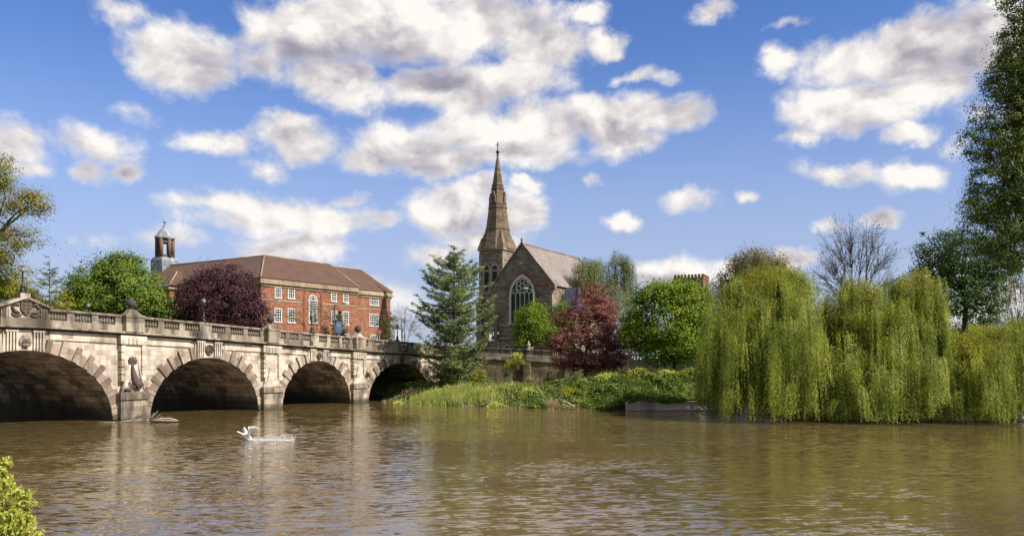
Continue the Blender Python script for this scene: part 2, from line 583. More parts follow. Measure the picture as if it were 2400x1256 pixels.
def roof_mat(name, cols, pitch=.62):
    m, N, b = mat(name)
    tc = N.n('ShaderNodeTexCoord')
    sp = N.n('ShaderNodeSeparateXYZ')
    N.put(sp.inputs[0], tc.outputs['UV'])
    w = N.m('SINE', N.m('MULTIPLY', sp.outputs[0], 2 * pi / pitch))
    row = N.m('FRACT', N.m('MULTIPLY', sp.outputs[1], 1 / .36))
    nz = N.noise(tc.outputs['Object'], .6, 6, .65)
    nf = N.noise(tc.outputs['Object'], 4.0, 4, .6)
    t = N.m('ADD', N.m('MULTIPLY_ADD', nz, .9, -.1), N.m('MULTIPLY', nf, .25), clamp=True)
    c = N.ramp(t, [(.1, cols[0]), (.55, cols[1]), (.95, cols[2])])
    c = N.mix(N.rng(row, .0, .18, .55, 0), c, tuple(x * .4 for x in cols[0]))
    c = N.mix(N.rng(w, -1.0, .1, .55, 0), c, tuple(x * .45 for x in cols[0]))
    N.put(b.inputs['Base Color'], c)
    b.inputs['Roughness'].default_value = .8
    bp = N.n('ShaderNodeBump')
    bp.inputs['Strength'].default_value = 1.0
    bp.inputs['Distance'].default_value = .12
    N.put(bp.inputs['Height'], w)
    N.put(b.inputs['Normal'], bp.outputs[0])
    return m


M['tile'] = roof_mat('brown pantiles', [(.09, .046, .03), (.165, .085, .055), (.25, .14, .09)])


def glass_mat():
    m, N, b = mat('dark window glass')
    b.inputs['Base Color'].default_value = (.02, .03, .045, 1)
    b.inputs['Roughness'].default_value = .08
    b.inputs['Specular IOR Level'].default_value = .4
    bp = N.n('ShaderNodeBump')
    bp.inputs['Strength'].default_value = .15
    bp.inputs['Distance'].default_value = .1
    N.put(bp.inputs['Height'], N.noise(N.n('ShaderNodeTexCoord').outputs['Object'], 1.4, 2))
    N.put(b.inputs['Normal'], bp.outputs[0])
    return m


M['glass'] = glass_mat()
LM = {
    'chestnut': leaf_mat('chestnut leaves', (.034, .066, .010), (.098, .145, .018), (.18, .22, .03)),
    'maple': leaf_mat('fresh maple leaves', (.030, .070, .008), (.120, .175, .012), (.25, .28, .02), .38),
    'yellowgreen': leaf_mat('yellow green leaves', (.07, .10, .012), (.20, .20, .02), (.33, .29, .03), .38),
    'olive': leaf_mat('olive tree leaves', (.07, .078, .016), (.17, .155, .034), (.26, .215, .06), .34),
    'willow': leaf_mat('willow leaves', (.062, .096, .018), (.195, .225, .040), (.365, .365, .09), .5),
    'willowyellow': leaf_mat('golden willow leaves', (.08, .095, .012), (.22, .205, .026), (.38, .32, .05), .44),  # yellower leaf colour for the tops of the willow crowns
    'copper': leaf_mat('copper leaves', (.020, .009, .011), (.050, .018, .023), (.105, .036, .042), .2),
    'redmaple': leaf_mat('red maple leaves', (.056, .021, .022), (.165, .058, .053), (.31, .14, .112), .3),
    'cedar': leaf_mat('cedar needles', (.060, .085, .040), (.175, .21, .095), (.34, .36, .17), .32),
    'dark': leaf_mat('dark evergreen leaves', (.010, .022, .008), (.028, .050, .016), (.07, .095, .03), .2),
    'edge': leaf_mat('poplar leaves', (.030, .050, .016), (.088, .118, .030), (.21, .215, .055), .36),
    'green': leaf_mat('green leaves', (.018, .045, .014), (.048, .092, .022), (.10, .14, .03), .28),
    'birch': leaf_mat('birch leaves', (.05, .07, .02), (.12, .14, .04), (.20, .21, .07), .3),
    'brownleaf': leaf_mat('brown budding leaves', (.08, .065, .022), (.16, .13, .042), (.25, .19, .06), .3),
    'larch': leaf_mat('larch needles', (.07, .09, .02), (.16, .18, .04), (.26, .26, .06), .3),
    'lime': leaf_mat('lime shrub leaves', (.16, .18, .03), (.34, .35, .07), (.46, .45, .16), .38),
    'reed': leaf_mat('pale reeds', (.11, .14, .03), (.28, .305, .085), (.42, .42, .165), .35),
    'grass': leaf_mat('bank grass', (.026, .052, .010), (.090, .135, .020), (.23, .24, .06), .34),
    'straw': leaf_mat('dry straw', (.16, .12, .07), (.30, .23, .14), (.42, .34, .22), .2),
    'ivy': leaf_mat('brown ivy', (.05, .035, .015), (.10, .075, .025), (.13, .13, .04), .2),
}
# ================================================================ ground and water
FAR_BANK = [(600, 40), (200, 62), (80, 70), (45.5, 73), (30, 75.2), (26.0, 80.5), (22.6, 88.2), (12.7, 88.2), (3.8, 91.0), (-5, 96), (-11, 100.5), (-15.5, 104.5),
            (-18.5, 109), (-26, 117), (-33, 116), (-45, 108), (-60, 102), (-110, 98), (-600, 120)]
NEAR_BANK = [(-600, 70), (-120, 40), (-60, 27), (-20, 19), (-8, 15.2), (-5, 10.5), (0, 8.6), (12, 8.2), (40, 6), (600, -60)]
WALL_LINE = [(-10.6, 122.2), (5, 118.3), (16.5, 116.3), (27, 115.5)]


def seg_dist(P, line):
    d = np.full(len(P), 1e9)
    L = np.array(line, float)
    for a, b in zip(L[:-1], L[1:]):
        ab = b - a
        t = np.clip(((P - a) @ ab) / (ab @ ab), 0, 1)
        d = np.minimum(d, np.linalg.norm(P - (a + t[:, None] * ab), axis=1))
    return d


def inside(P, poly):
    c = np.zeros(len(P), bool)
    Q = np.array(poly, float)
    j = len(Q) - 1
    for i in range(len(Q)):
        xi, yi = Q[i]
        xj, yj = Q[j]
        cond = ((yi > P[:, 1]) != (yj > P[:, 1])) & (P[:, 0] < (xj - xi) * (P[:, 1] - yi) / (yj - yi + 1e-12) + xi)
        c ^= cond
        j = i
    return c


def smooth(x, a, b):
    t = np.clip((x - a) / (b - a), 0, 1)
    return t * t * (3 - 2 * t)


def vnoise(x, y, seed=0):
    """cheap smooth noise from a few sines"""
    return (np.sin(x * .9 + 1.3 * np.sin(y * .7 + seed)) + np.sin(y * 1.1 + 1.7 * np.sin(x * .53 + seed * 2)) + .6 * np.sin(x * 2.1 + y * 1.7 + seed)) / 2.6


def ground_z(P):
    P = np.asarray(P, float).reshape(-1, 2)
    x, y = P[:, 0], P[:, 1]
    far = inside(P, FAR_BANK + [(-600, 9000), (600, 9000)])
    df = seg_dist(P, FAR_BANK) * np.where(far, 1, -1)
    near = inside(P, NEAR_BANK + [(600, -900), (-600, -900)])
    dn = seg_dist(P, NEAR_BANK) * np.where(near, 1, -1)
    top = 1.9 + 1.75 * smooth(x, 3, 14)
    # a quay wall lines the water from x = 12 eastwards, the bank behind starts at its top
    quay = smooth(x, 9.5, 13.5)
    rise = smooth(df, -1.0, 8.5 + 3 * quay)
    zf = (-.5 + (top + .5) * rise) * (1 - quay) + quay * np.where(df > .35, 1.0 + (top - 1.0) * smooth(df, .3, 7), -1.6)
    zf = zf + .16 * vnoise(x, y, 3) * smooth(df, 1.0, 4)
    zf = np.where(df < -1.0, np.maximum(-2.2, -.5 + (df + 1.0) * .6), zf) if True else zf
    # terrace behind the retaining wall and the town behind the bridge
    behind = smooth(np.interp(x, [p[0] for p in WALL_LINE], [p[1] for p in WALL_LINE]) * -1 + y, .15, .7) * smooth(x, -60, -20) * (1 - smooth(x, 26, 40))
    zf = zf + behind * (5.6 - zf) * (df > 0)
    west = smooth(y - 112 - 0 * x, 0, 10) * (1 - smooth(x, -22, -14)) * smooth(df, 1, 9)
    zf = zf + west * (4.6 - zf)
    zn = np.where(near, -.5 + 4.0 * smooth(dn, -1, 6.5), -2.2)
    z = np.where(near | (dn > -1.0), np.maximum(zn, np.where(dn > -1, -.5 + dn * .5, -9)), zf)
    return z


def grid_axis(*spans):
    a = []
    for lo, hi, st in spans:
        a += list(np.arange(lo, hi, st))
    return np.array(a + [spans[-1][1]])


gx = grid_axis((-9000, -900, 1500), (-900, -120, 60), (-120, -60, 3), (-60, 60, .75), (60, 120, 3), (120, 900, 60), (900, 9000, 1500))
gy = grid_axis((-400, -20, 40), (-20, 66, 2), (66, 128, .75), (128, 190, 3), (190, 900, 60), (900, 9000, 1500))
GX, GY = np.meshgrid(gx, gy)
gz = ground_z(np.stack([GX.ravel(), GY.ravel()], 1))
nx, ny = len(gx), len(gy)
idx = np.arange(nx * ny).reshape(ny, nx)
quads = np.stack([idx[:-1, :-1], idx[:-1, 1:], idx[1:, 1:], idx[1:, :-1]], -1).reshape(-1, 4)


def ground_mat():
    m, N, b = mat('grass and earth')
    tc = N.n('ShaderNodeTexCoord').outputs['Object']
    sp = N.n('ShaderNodeSeparateXYZ')
    N.put(sp.inputs[0], tc)
    f = N.noise(tc, .35, 6, .65)
    g = N.noise(tc, 5.0, 5, .7)
    c = N.ramp(N.m('ADD', N.m('MULTIPLY', f, .6), N.m('MULTIPLY', g, .4)), [(.3, (.04, .085, .012)), (.5, (.10, .165, .02)), (.7, (.20, .24, .04))])
    low = N.rng(N.m('ADD', sp.outputs[2], N.m('MULTIPLY', g, .5)), .55, 1.1, 1, 0, True)
    c = N.mix(low, c, (.035, .026, .018))
    N.put(b.inputs['Base Color'], c)
    b.inputs['Roughness'].default_value = .95
    b.inputs['Specular IOR Level'].default_value = .1
    bp = N.n('ShaderNodeBump')
    bp.inputs['Distance'].default_value = .25
    N.put(bp.inputs['Height'], g)
    N.put(b.inputs['Normal'], bp.outputs[0])
    return m


ground = link_mesh('ground', np.stack([GX.ravel(), GY.ravel(), gz], 1), quads, ground_mat(), smooth=True)
tag(ground, kind='structure')


RIPPLE = .80


def water_mat():
    m, N, b = mat('river water')
    tc = N.n('ShaderNodeTexCoord').outputs['Object']
    sp = N.n('ShaderNodeSeparateXYZ')
    N.put(sp.inputs[0], tc)
    murk = N.noise(tc, .06, 4, .5)
    N.put(b.inputs['Base Color'], N.ramp(murk, [(.35, (.105, .072, .028)), (.65, (.150, .104, .040))]))
    b.inputs['Roughness'].default_value = .04
    b.inputs['IOR'].default_value = 1.85
    b.inputs['Specular IOR Level'].default_value = .62
    # wind ripples as slopes: crests run across the view, in patches of ruffled and calmer water
    rot = N.n('ShaderNodeVectorRotate', rotation_type='Z_AXIS')
    N.put(rot.inputs['Vector'], tc)
    rot.inputs['Angle'].default_value = radians(-6)
    w0 = rot.outputs[0]

    def slope(kx, scale, det, dist):
        c = N.noise(N.v('MULTIPLY', w0, (kx, 1.0, 1.0)), scale, det, .55, dist, out='Color')
        return N.v('SUBTRACT', c, (.5, .5, .5))
    a1 = N.v('MULTIPLY', slope(.32, 4.0, 2, .5), (.22, .72, 0))
    a2 = N.v('MULTIPLY', slope(.40, .70, 2, .3), (.06, .15, 0))
    a3 = N.v('MULTIPLY', slope(.34, 8.0, 2, .2), (.22, .46, 0))
    patch = N.rng(N.noise(N.v('MULTIPLY', tc, (.5, 1.3, 1)), .085, 4, .6, .8), .34, .66, .35, 1.2, True)
    sl_ = N.v('ADD', N.v('ADD', a1, a2), a3)
    sc_ = N.n('ShaderNodeVectorMath', operation='SCALE')
    N.put(sc_.inputs[0], sl_)
    N.put(sc_.inputs['Scale'], N.m('MULTIPLY', patch, RIPPLE))
    N.put(b.inputs['Normal'], N.v('NORMALIZE', N.v('ADD', sc_.outputs[0], (0, 0, 1))))
    return m


wm = water_mat()
river = link_mesh('river', np.array([(-700, -60, 0), (700, -60, 0), (700, 140, 0), (-700, 140, 0)], float), np.array([[0, 1, 2, 3]]), wm)
tag(river, kind='structure')

# quay wall from x = 12 to the east, following the bank
q = G()
QL = [(12.4, 88.1), (22.6, 88.1), (26.0, 80.4), (30, 75.1), (45.5, 72.9), (80, 69.9), (150, 65)]
for (a, b_) in zip(QL[:-1], QL[1:]):
    a, b_ = np.array(a), np.array(b_)
    d = (b_ - a) / np.linalg.norm(b_ - a)
    n_ = np.array([-d[1], d[0]]) * .4
    if n_[1] < 0:
        n_ = -n_
    L = np.linalg.norm(b_ - a)
    for k in range(max(1, int(L / 4))):
        p = a + (b_ - a) * k / max(1, int(L / 4))
        r = a + (b_ - a) * (k + 1) / max(1, int(L / 4))
        q.hexa([(*p, -1.5), (*r, -1.5), (*(r + n_), -1.5), (*(p + n_), -1.5)], [(*p, 1.02), (*r, 1.02), (*(r + n_), 1.02), (*(p + n_), 1.02)])
        f_ = n_ / .4 * .06
        q.hexa([(*(p - f_), .08), (*(r - f_), .08), (*r, .08), (*p, .08)], [(*(p - f_), .26), (*(r - f_), .26), (*r, .26), (*p, .26)])
q.build('quay_wall', M['quay'], label='low pinkish concrete quay wall at the water edge beside the willows', cat='wall')

# ================================================================ the stone bridge
U = np.array([.476, .880]) / np.linalg.norm([.476, .880])
B0 = np.array([-36.55, 73.9])
BRZ = atan2(U[1], U[0])
NIN = np.array([-U[1], U[0]])
DEPTH = 18.8
bridge = thing('stone_bridge', 'weathered pale stone road bridge with round arches and a balustrade crossing the river', 'bridge', (*B0, 0), BRZ)


def bw(t, y, z):
    """bridge coordinates to world"""
    p = B0 + U * t + NIN * y
    return np.array([p[0], p[1], z])


_T = [-40, -26, -8, 1, 9.5, 17.5, 25, 34, 48, 60]
_Z = [7.0, 7.75, 8.06, 7.82, 7.50, 7.18, 6.90, 6.52, 6.08, 5.75]


def zc(t):
    """underside of the cornice"""
    return float(np.mean([np.interp(t + d, _T, _Z) for d in (-3, -1.5, 0, 1.5, 3)]))


ARCHES = [(-26.8, 6.9, 5.8), (-7.95, 8.05, 6.37), (10.9, 6.9, 5.8), (27.4, 6.0, 5.45), (44.2, 7.2, 5.12)]
PROJ = .62


def t_at(px, off=-.3):
    k = (px - 1200) / FPX
    P = B0 + off * NIN
    return (k * P[1] - P[0]) / (U[0] - k * U[1])


PIERS = [(-17.5, 1.5)]       # centre, half width of the pedestals
for a_, b_ in ((283.5, 347), (618.5, 663), (829, 861)):
    PIERS.append(((t_at(a_, -PROJ) + t_at(b_, -PROJ)) / 2, (t_at(b_, -PROJ) - t_at(a_, -PROJ)) / 2))
T0, T1 = -37.0, 56.0

face = G()
sof = G()
deck = G()
cuts = [T0]
for (c, a, b_) in ARCHES:
    lo, hi = c - a, c + a
    # solid wall from the last foot to this one
    face.poly([(cuts[-1], 0, -1.6), (lo, 0, -1.6), (lo, 0, zc(lo) + .1), (cuts[-1], 0, zc(cuts[-1]) + .1)])
    K = 40
    th = [pi - pi * i / K for i in range(K + 1)]
    pts = [(c + a * cos(t), b_ * sin(t)) for t in th]
    s_acc = 0
    for (x0, z0), (x1, z1) in zip(pts[:-1], pts[1:]):
        face.poly([(x0, 0, z0), (x1, 0, z1), (x1, 0, zc(x1) + .1), (x0, 0, zc(x0) + .1)])
        face.poly([(x1, DEPTH, z1), (x0, DEPTH, z0), (x0, DEPTH, zc(x0) + .1), (x1, DEPTH, zc(x1) + .1)])
        ds = sqrt((x1 - x0) ** 2 + (z1 - z0) ** 2)
        sof.poly([(x0, 0, z0), (x0, DEPTH, z0), (x1, DEPTH, z1), (x1, 0, z1)], uv=[(0, s_acc), (DEPTH, s_acc), (DEPTH, s_acc + ds), (0, s_acc + ds)])
        s_acc += ds
    for x in (lo, hi):
        sof.poly([(x, 0, -1.6), (x, DEPTH, -1.6), (x, DEPTH, 0), (x, 0, 0)], uv=[(0, -1.6), (DEPTH, -1.6), (DEPTH, 0), (0, 0)])
    cuts.append(hi)
face.poly([(cuts[-1], 0, -1.6), (T1, 0, -1.6), (T1, 0, zc(T1) + .1), (cuts[-1], 0, zc(cuts[-1]) + .1)])
for lo, hi in [(T0, ARCHES[0][0] - ARCHES[0][1])] + [(A[0] + A[1], B_[0] - B_[1]) for A, B_ in zip(ARCHES[:-1], ARCHES[1:])] + [(cuts[-1], T1)]:
    face.poly([(hi, DEPTH, -1.6), (lo, DEPTH, -1.6), (lo, DEPTH, zc(lo) + .1), (hi, DEPTH, zc(hi) + .1)])
face.poly([(T0, DEPTH, -1.6), (T0, 0, -1.6), (T0, 0, zc(T0)), (T0, DEPTH, zc(T0))])
face.poly([(T1, 0, -1.6), (T1, DEPTH, -1.6), (T1, DEPTH, zc(T1)), (T1, 0, zc(T1))])
face.build('spandrel_wall', M['stone'], bridge)
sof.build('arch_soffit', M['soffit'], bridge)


def band(g, t0, t1, y0, y1, z0, z1, step=1.5, base=zc):
    n = max(1, int(math.ceil((t1 - t0) / step)))
    ts = [t0 + (t1 - t0) * i / n for i in range(n + 1)]
    for i, (a, b_) in enumerate(zip(ts[:-1], ts[1:])):
        A, B_ = base(a), base(b_)
        F = [(a, y0, A + z0), (b_, y0, B_ + z0), (b_, y0, B_ + z1), (a, y0, A + z1)]
        Bk = [(a, y1, A + z0), (b_, y1, B_ + z0), (b_, y1, B_ + z1), (a, y1, A + z1)]
        g.poly(F)
        g.poly([Bk[1], Bk[0], Bk[3], Bk[2]])
        g.poly([F[3], F[2], Bk[2], Bk[3]])
        g.poly([F[1], F[0], Bk[0], Bk[1]])
        if i == 0:
            g.poly([Bk[0], F[0], F[3], Bk[3]])
        if i == n - 1:
            g.poly([F[1], Bk[1], Bk[2], F[2]])


band(deck, T0, T1, .3, DEPTH - .4, .12, .62)
deck.build('road_deck', M['asphalt'], bridge)

co = G()
band(co, T0, T1, -.62, .3, .20, .36)
co.build('cornice', M['darkstone'], bridge)
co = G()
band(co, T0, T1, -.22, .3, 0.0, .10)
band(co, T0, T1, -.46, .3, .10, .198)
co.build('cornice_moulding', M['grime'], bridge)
co = G()
band(co, T0, T1, DEPTH - .3, DEPTH + .4, 0.0, .36)
band(co, T0, T1, DEPTH - .4, DEPTH + .1, .37, 1.9)
co.build('upstream_parapet', M['darkstone'], bridge)

# frieze with its thin lower moulding between the piers, dropping to the arch beside each keystone
for (c, a, b_) in ARCHES:
    for sgn in (-1, 1):
        fr = G()
        e = c + sgn * (a + .35)
        k = c + sgn * 2.15
        lo, hi = min(e, k), max(e, k)
        band(fr, lo, hi, -.09, .02, -.62, -.002)
        band(fr, lo, hi, -.14, .02, -.74, -.622)
        x0, x1 = (k - .12, k) if sgn > 0 else (k, k + .12)
        zi = b_ * sqrt(max(0, 1 - ((k - c) / a) ** 2)) + .9
        if zc(k) - .7 > zi:
            fr.box(x0, x1, -.13, .02, zi, zc(k) - .70)
        fr.build('frieze', M['stone'], bridge)

# ring of alternating blocks round each arch and a carved keystone panel
for ai, (c, a, b_) in enumerate(ARCHES):
    halves = [G(), G()]
    nblk = 39 if a > 7.5 else 35 if a > 6.5 else 31
    for i in range(nblk):
        th0 = pi * i / nblk
        th1 = pi * (i + 1) / nblk
        tm = .5 * (th0 + th1)
        if abs(a * cos(tm)) < 1.75:
            continue
        longb = i % 2 == 0
        ln, pr = (1.30, .24) if longb else (.95, .055)
        if tm < .62 or tm > pi - .62:
            ln *= .82
            pr = .16 if longb else .12
        pad = .012 if longb else -.004

        def P(t, k):
            nx_, nz_ = cos(t) / a, sin(t) / b_
            l = sqrt(nx_ * nx_ + nz_ * nz_)
            return (c + a * cos(t) + nx_ / l * k, b_ * sin(t) + nz_ / l * k)
        o2 = [P(th0 + pad, -.03), P(th0 + pad, ln), P(th1 - pad, ln), P(th1 - pad, -.03)]
        # the outer end never passes the frieze
        o2 = [(x, max(-1.4, min(z, zc(x) - .74))) for x, z in o2]
        halves[0 if tm < pi / 2 else 1].prism(o2, lambda x, z, pr=pr: (x, -pr, z), lambda x, z: (x, .03, z))
    for ring in halves:
        ring.build('arch_ring', M['rust'], bridge)
    key = G()
    kz0 = b_ - .28

    def zarch(x):
        return b_ * sqrt(max(0, 1 - ((x - c) / a) ** 2))
    # panel between the flutes follows the arch below and the cornice above
    xs = [c - 1.72 + 3.44 * i / 12 for i in range(13)]
    for x0, x1 in zip(xs[:-1], xs[1:]):
        key.hexa([(x0, -.17, zarch(x0) - .02), (x1, -.17, zarch(x1) - .02), (x1, .02, zarch(x1) - .02), (x0, .02, zarch(x0) - .02)],
                 [(x0, -.17, zc(x0) - .004), (x1, -.17, zc(x1) - .004), (x1, .02, zc(x1) - .004), (x0, .02, zc(x0) - .004)])
    for sgn in (-1, 1):
        for k in range(4):
            x = c + sgn * (.72 + .25 * k)
            lo_ = zarch(x) + .12
            if zc(x) - .25 > lo_:
                key.hexa([(x - .07, -.36, lo_), (x + .07, -.36, lo_), (x + .07, -.172, lo_), (x - .07, -.172, lo_)],
                         [(x - .07, -.40, zc(x) - .16), (x + .07, -.40, zc(x) - .16), (x + .07, -.172, zc(x) - .16), (x - .07, -.172, zc(x) - .16)])
        band(key, c + sgn * 1.12 - .52, c + sgn * 1.12 + .52, -.42, -.172, -.155, -.01)
    ko = key.build('keystone', M['stone'], bridge)
    # carved mask on it
    mk = G()
    zm = .5 * (zarch(c) + zc(c)) - .05
    s = .62 if ai == 1 else .52
    if ai in (2,):      # oval cartouche
        tor = [(c + .34 * cos(2 * pi * k / 16), -.27, zm + .50 * sin(2 * pi * k / 16)) for k in range(17)]
        mk.tube(tor, .075, 6, caps=False)
        mk.ball((c, -.2, zm), .30, 10, 7, (.85, .45, 1.3))
        mk.tube([(c - .2, -.3, zm - .45), (c + .1, -.36, zm - .1), (c - .05, -.36, zm + .3)], [.05, .1, .05], 6)
        for sgn in (-1, 1):
            mk.tube([(c + sgn * .4, -.22, zm + .5), (c + sgn * .55, -.28, zm + .2), (c + sgn * .45, -.22, zm - .3)], [.05, .09, .04], 6)
    else:
        mk.ball((c, -.24, zm), s * .62, 12, 9, (.78, .75, 1.12))                    # head
        mk.ball((c, -.24 - s * .48, zm - .02), s * .14, 8, 6, (.8, 1, 1.5))         # nose
        for sgn in (-1, 1):
            mk.ball((c + sgn * s * .2, -.24 - s * .40, zm + s * .17), s * .11, 8, 5)    # brow
            mk.ball((c + sgn * s * .24, -.24 - s * .32, zm - s * .16), s * .17, 8, 5)   # cheek
            for k in range(4):                                                       # locks of hair
                mk.tube([(c + sgn * s * (.15 + .12 * k), -.30, zm + s * (.72 - .1 * k)), (c + sgn * s * (.5 + .06 * k), -.34, zm + s * (.45 - .22 * k)),
                         (c + sgn * s * (.52 + .04 * k), -.26, zm + s * (.1 - .25 * k))], [.06, .085, .04], 6)
        for k in range(5):                                                           # beard
            x = c + s * .17 * (k - 2)
            mk.tube([(x, -.40, zm - s * .35), (x * .96 + c * .04, -.40, zm - s * .7), (x, -.28, zm - s * (1.0 - .08 * abs(k - 2)))], [.07, .075, .03], 6)
    mk.build('carved_mask', M['carved'] if ai != 1 else M['rust'], ko)

# piers: pedestal in the water, rusticated strip above, die and ball on the parapet
for pi_, (c, hw) in enumerate(PIERS):
    ped = G()
    ped.box(c - hw, c + hw, -PROJ, .02, -1.6, 1.90)
    ped.box(c - hw - .14, c + hw + .14, -PROJ - .16, .02, 1.90, 2.42)
    ped.box(c - hw + .05, c + hw - .05, -PROJ + .02, .02, 2.42, 2.60)
    if pi_ == 1:
        ped.box(c - .45, c + .35, -PROJ - .03, -PROJ - .001, .95, 1.45)
    ped.build('pier_pedestal', M['pedestal'], bridge)
    st = G()
    hs_ = hw - .1
    ztop = zc(c) - .004
    st.box(c - hs_ + .35, c + hs_ - .35, -.34, .02, 2.60, ztop - .62)
    nb = 5
    zz = [3.55 + (ztop - .85 - 3.55) * k / nb for k in range(nb + 1)]
    for k in range(nb):
        for sgn in (-1, 1):
            x0 = c + sgn * hs_ - (.5 if sgn > 0 else 0)
            w_ = .5
            g0, g1 = zz[k] + .04, zz[k + 1] - .04
            st.hexa([(x0 + .04, -.52, g0), (x0 + w_ - .04, -.52, g0), (x0 + w_, .02, g0), (x0, .02, g0)],
                    [(x0 + .04, -.52, g1), (x0 + w_ - .04, -.52, g1), (x0 + w_, .02, g1), (x0, .02, g1)])
    band(st, c - hs_ - .06, c + hs_ + .06, -.56, .02, -.80, -.004)
    for k in range(3):
        x = c - .1 + .42 * (k - 1)
        st.box(x - .07, x + .07, -.66, -.561, ztop - .72, ztop - .16)
    st.build('pilaster', M['stone'], bridge)
    if pi_ != 1:
        # flared stone that sweeps from the strip down to the pedestal
        fl = G()
        prof = [(2.60, hw * .92, .60), (2.9, hw * .74, .58), (3.4, hw * .52, .56), (4.0, hw * .36, .54), (4.7, hw * .24, .52)]
        for (z0, w0, d0), (z1, w1, d1) in zip(prof[:-1], prof[1:]):
            fl.hexa([(c - w0, -d0, z0), (c + w0, -d0, z0), (c + w0, -.345, z0), (c - w0, -.345, z0)],
                    [(c - w1, -d1, z1), (c + w1, -d1, z1), (c + w1, -.345, z1), (c - w1, -.345, z1)])
        fl.build('flared_foot', M['stone'], bridge)
    else:
        # sweeping niche edges and the carved dolphin, head down, tail fin up
        nc = G()
        for sgn in (-1, 1):
            path = [(c + sgn * .62, -.36, 5.6), (c + sgn * .66, -.40, 4.8), (c + sgn * .80, -.44, 4.0), (c + sgn * 1.0, -.48, 3.3), (c + sgn * 1.18, -.50, 2.62)]
            nc.tube(path, [.07, .08, .09, .10, .11], 6)
        nc.build('niche_edge', M['stone'], bridge)
        dol = G()
        dol.tube([(c - .05, -.40, 5.35), (c - .08, -.44, 4.9), (c - .02, -.48, 4.4), (c + .12, -.44, 3.9), (c + .32, -.54, 3.45), (c + .40, -.58, 3.1), (c + .2, -.60, 2.88)],
                 [.09, .13, .20, .30, .40, .42, .25], 10)
        dol.ball((c + .72, -.56, 3.25), .26, 10, 7, (1.1, .9, .8))
        dol.tube([(c + .3, -.58, 2.86), (c - .2, -.56, 3.15), (c - .45, -.50, 3.5), (c - .2, -.42, 3.8)], [.12, .10, .07, .04], 6)
        dol.ball((c - .55, -.50, 2.82), .34, 10, 6, (1.3, .7, .6))
        for k in range(7):       # tail fin fan
            an = radians(-20 + 220 * k / 6)
            dol.tube([(c - .05, -.40, 5.35), (c - .05 + .30 * cos(an), -.44, 5.42 + .26 * sin(an)), (c - .05 + .52 * cos(an), -.40, 5.46 + .42 * sin(an))], [.07, .12, .05], 6)
        dol.build('dolphin_carving', M['carved'], bridge)
    die = G()
    dh = .95
    zt = zc(c)
    die.box(c - dh, c + dh, -.74, .34, zt + .362, zt + 1.70)
    die.box(c - dh - .08, c + dh + .08, -.82, .42, zt + 1.70, zt + 1.93)
    A = [(c - dh, -.74), (c + dh, -.74), (c + dh, .34), (c - dh, .34)]
    q2 = lambda k, z: [(c + (x - c) * k, -.16 + (y + .16) * k, z) for x, y in A]
    die.hexa(q2(.92, zt + 1.93), q2(.62, zt + 2.12))
    die.hexa(q2(.62, zt + 2.12), q2(.40, zt + 2.46))
    dobj = die.build('parapet_die', M['darkstone'], bridge)
    bl = G()
    bl.lathe([(.26, 0), (.20, .08), (.15, .16)], (c, -.16, zt + 2.46), 10)
    bl.ball((c, -.16, zt + 2.46 + .14 + .42), .44, 14, 10)
    bl.build('ball_finial', M['blackstone'], dobj)

# parapet: plinth, rail, solid dies and the balustrade
KX = lambda px: ((px - 1200) / FPX)


panels_px = [(118, 159), (176, 218), (233, 273), (335, 373.6), (387, 423), (435.6, 470.7), (499, 531), (542, 573), (583, 611.6),
             (650, 672), (680, 702), (711, 731), (750, 769), (777, 796.5), (804, 822), (848, 866), (878, 897), (907, 925), (944, 960), (972, 986)]
panels = [(t_at(a), t_at(b_)) for a, b_ in panels_px]
left = [(-16 - b_, -16 - a) for a, b_ in panels[:3]] + [(-36.6 + i * 3.1, -35.0 + i * 3.1) for i in range(5)]
panels = sorted(left + panels)
pl = G()
edges = [T0] + [e for p in panels for e in p] + [T1]
band(pl, T0, T1, -.16, .26, .362, .92)
band(pl, T0, T1, -.24, .34, 1.70, 1.81)
band(pl, T0, T1, -.19, .29, 1.81, 1.90)
for i in range(0, len(edges), 2):
    band(pl, edges[i], edges[i + 1], -.14, .24, .92, 1.70)
par = pl.build('parapet', M['darkstone'], bridge)
bal = G()
bal.box(-.11, .11, -.11, .11, 0, .08)
bal.lathe([(.06, .08), (.10, .16), (.125, .27), (.105, .37), (.055, .52), (.05, .62), (.09, .69), (.07, .72)], (0, 0, 0), 8)
bal.box(-.10, .10, -.10, .10, .72, .785)
b0 = bal.build('baluster', M['darkstone'], par)
posl = []
for (a, b_) in panels:
    n = 6
    for k in range(n):
        t = a + (b_ - a) * (k + .5) / n
        posl.append((t, .05, zc(t) + .918))
posl.sort(key=lambda p: abs(p[0] - 14))
rest_v, rest_f = [], []
for i, p in enumerate(posl):
    if i == 0:
        b0.location = p
    elif i < 100:
        o = b0.copy()
        COL.objects.link(o)
        o.parent = par
        o.location = p
    else:
        rest_v.append(p)
rest = G()
for p in rest_v:
    rest.lathe([(.10, 0), (.06, .08), (.10, .16), (.125, .27), (.105, .37), (.055, .52), (.05, .62), (.09, .69), (.10, .785)], p, 8)
rest.build('balusters', M['darkstone'], par, kind='stuff')

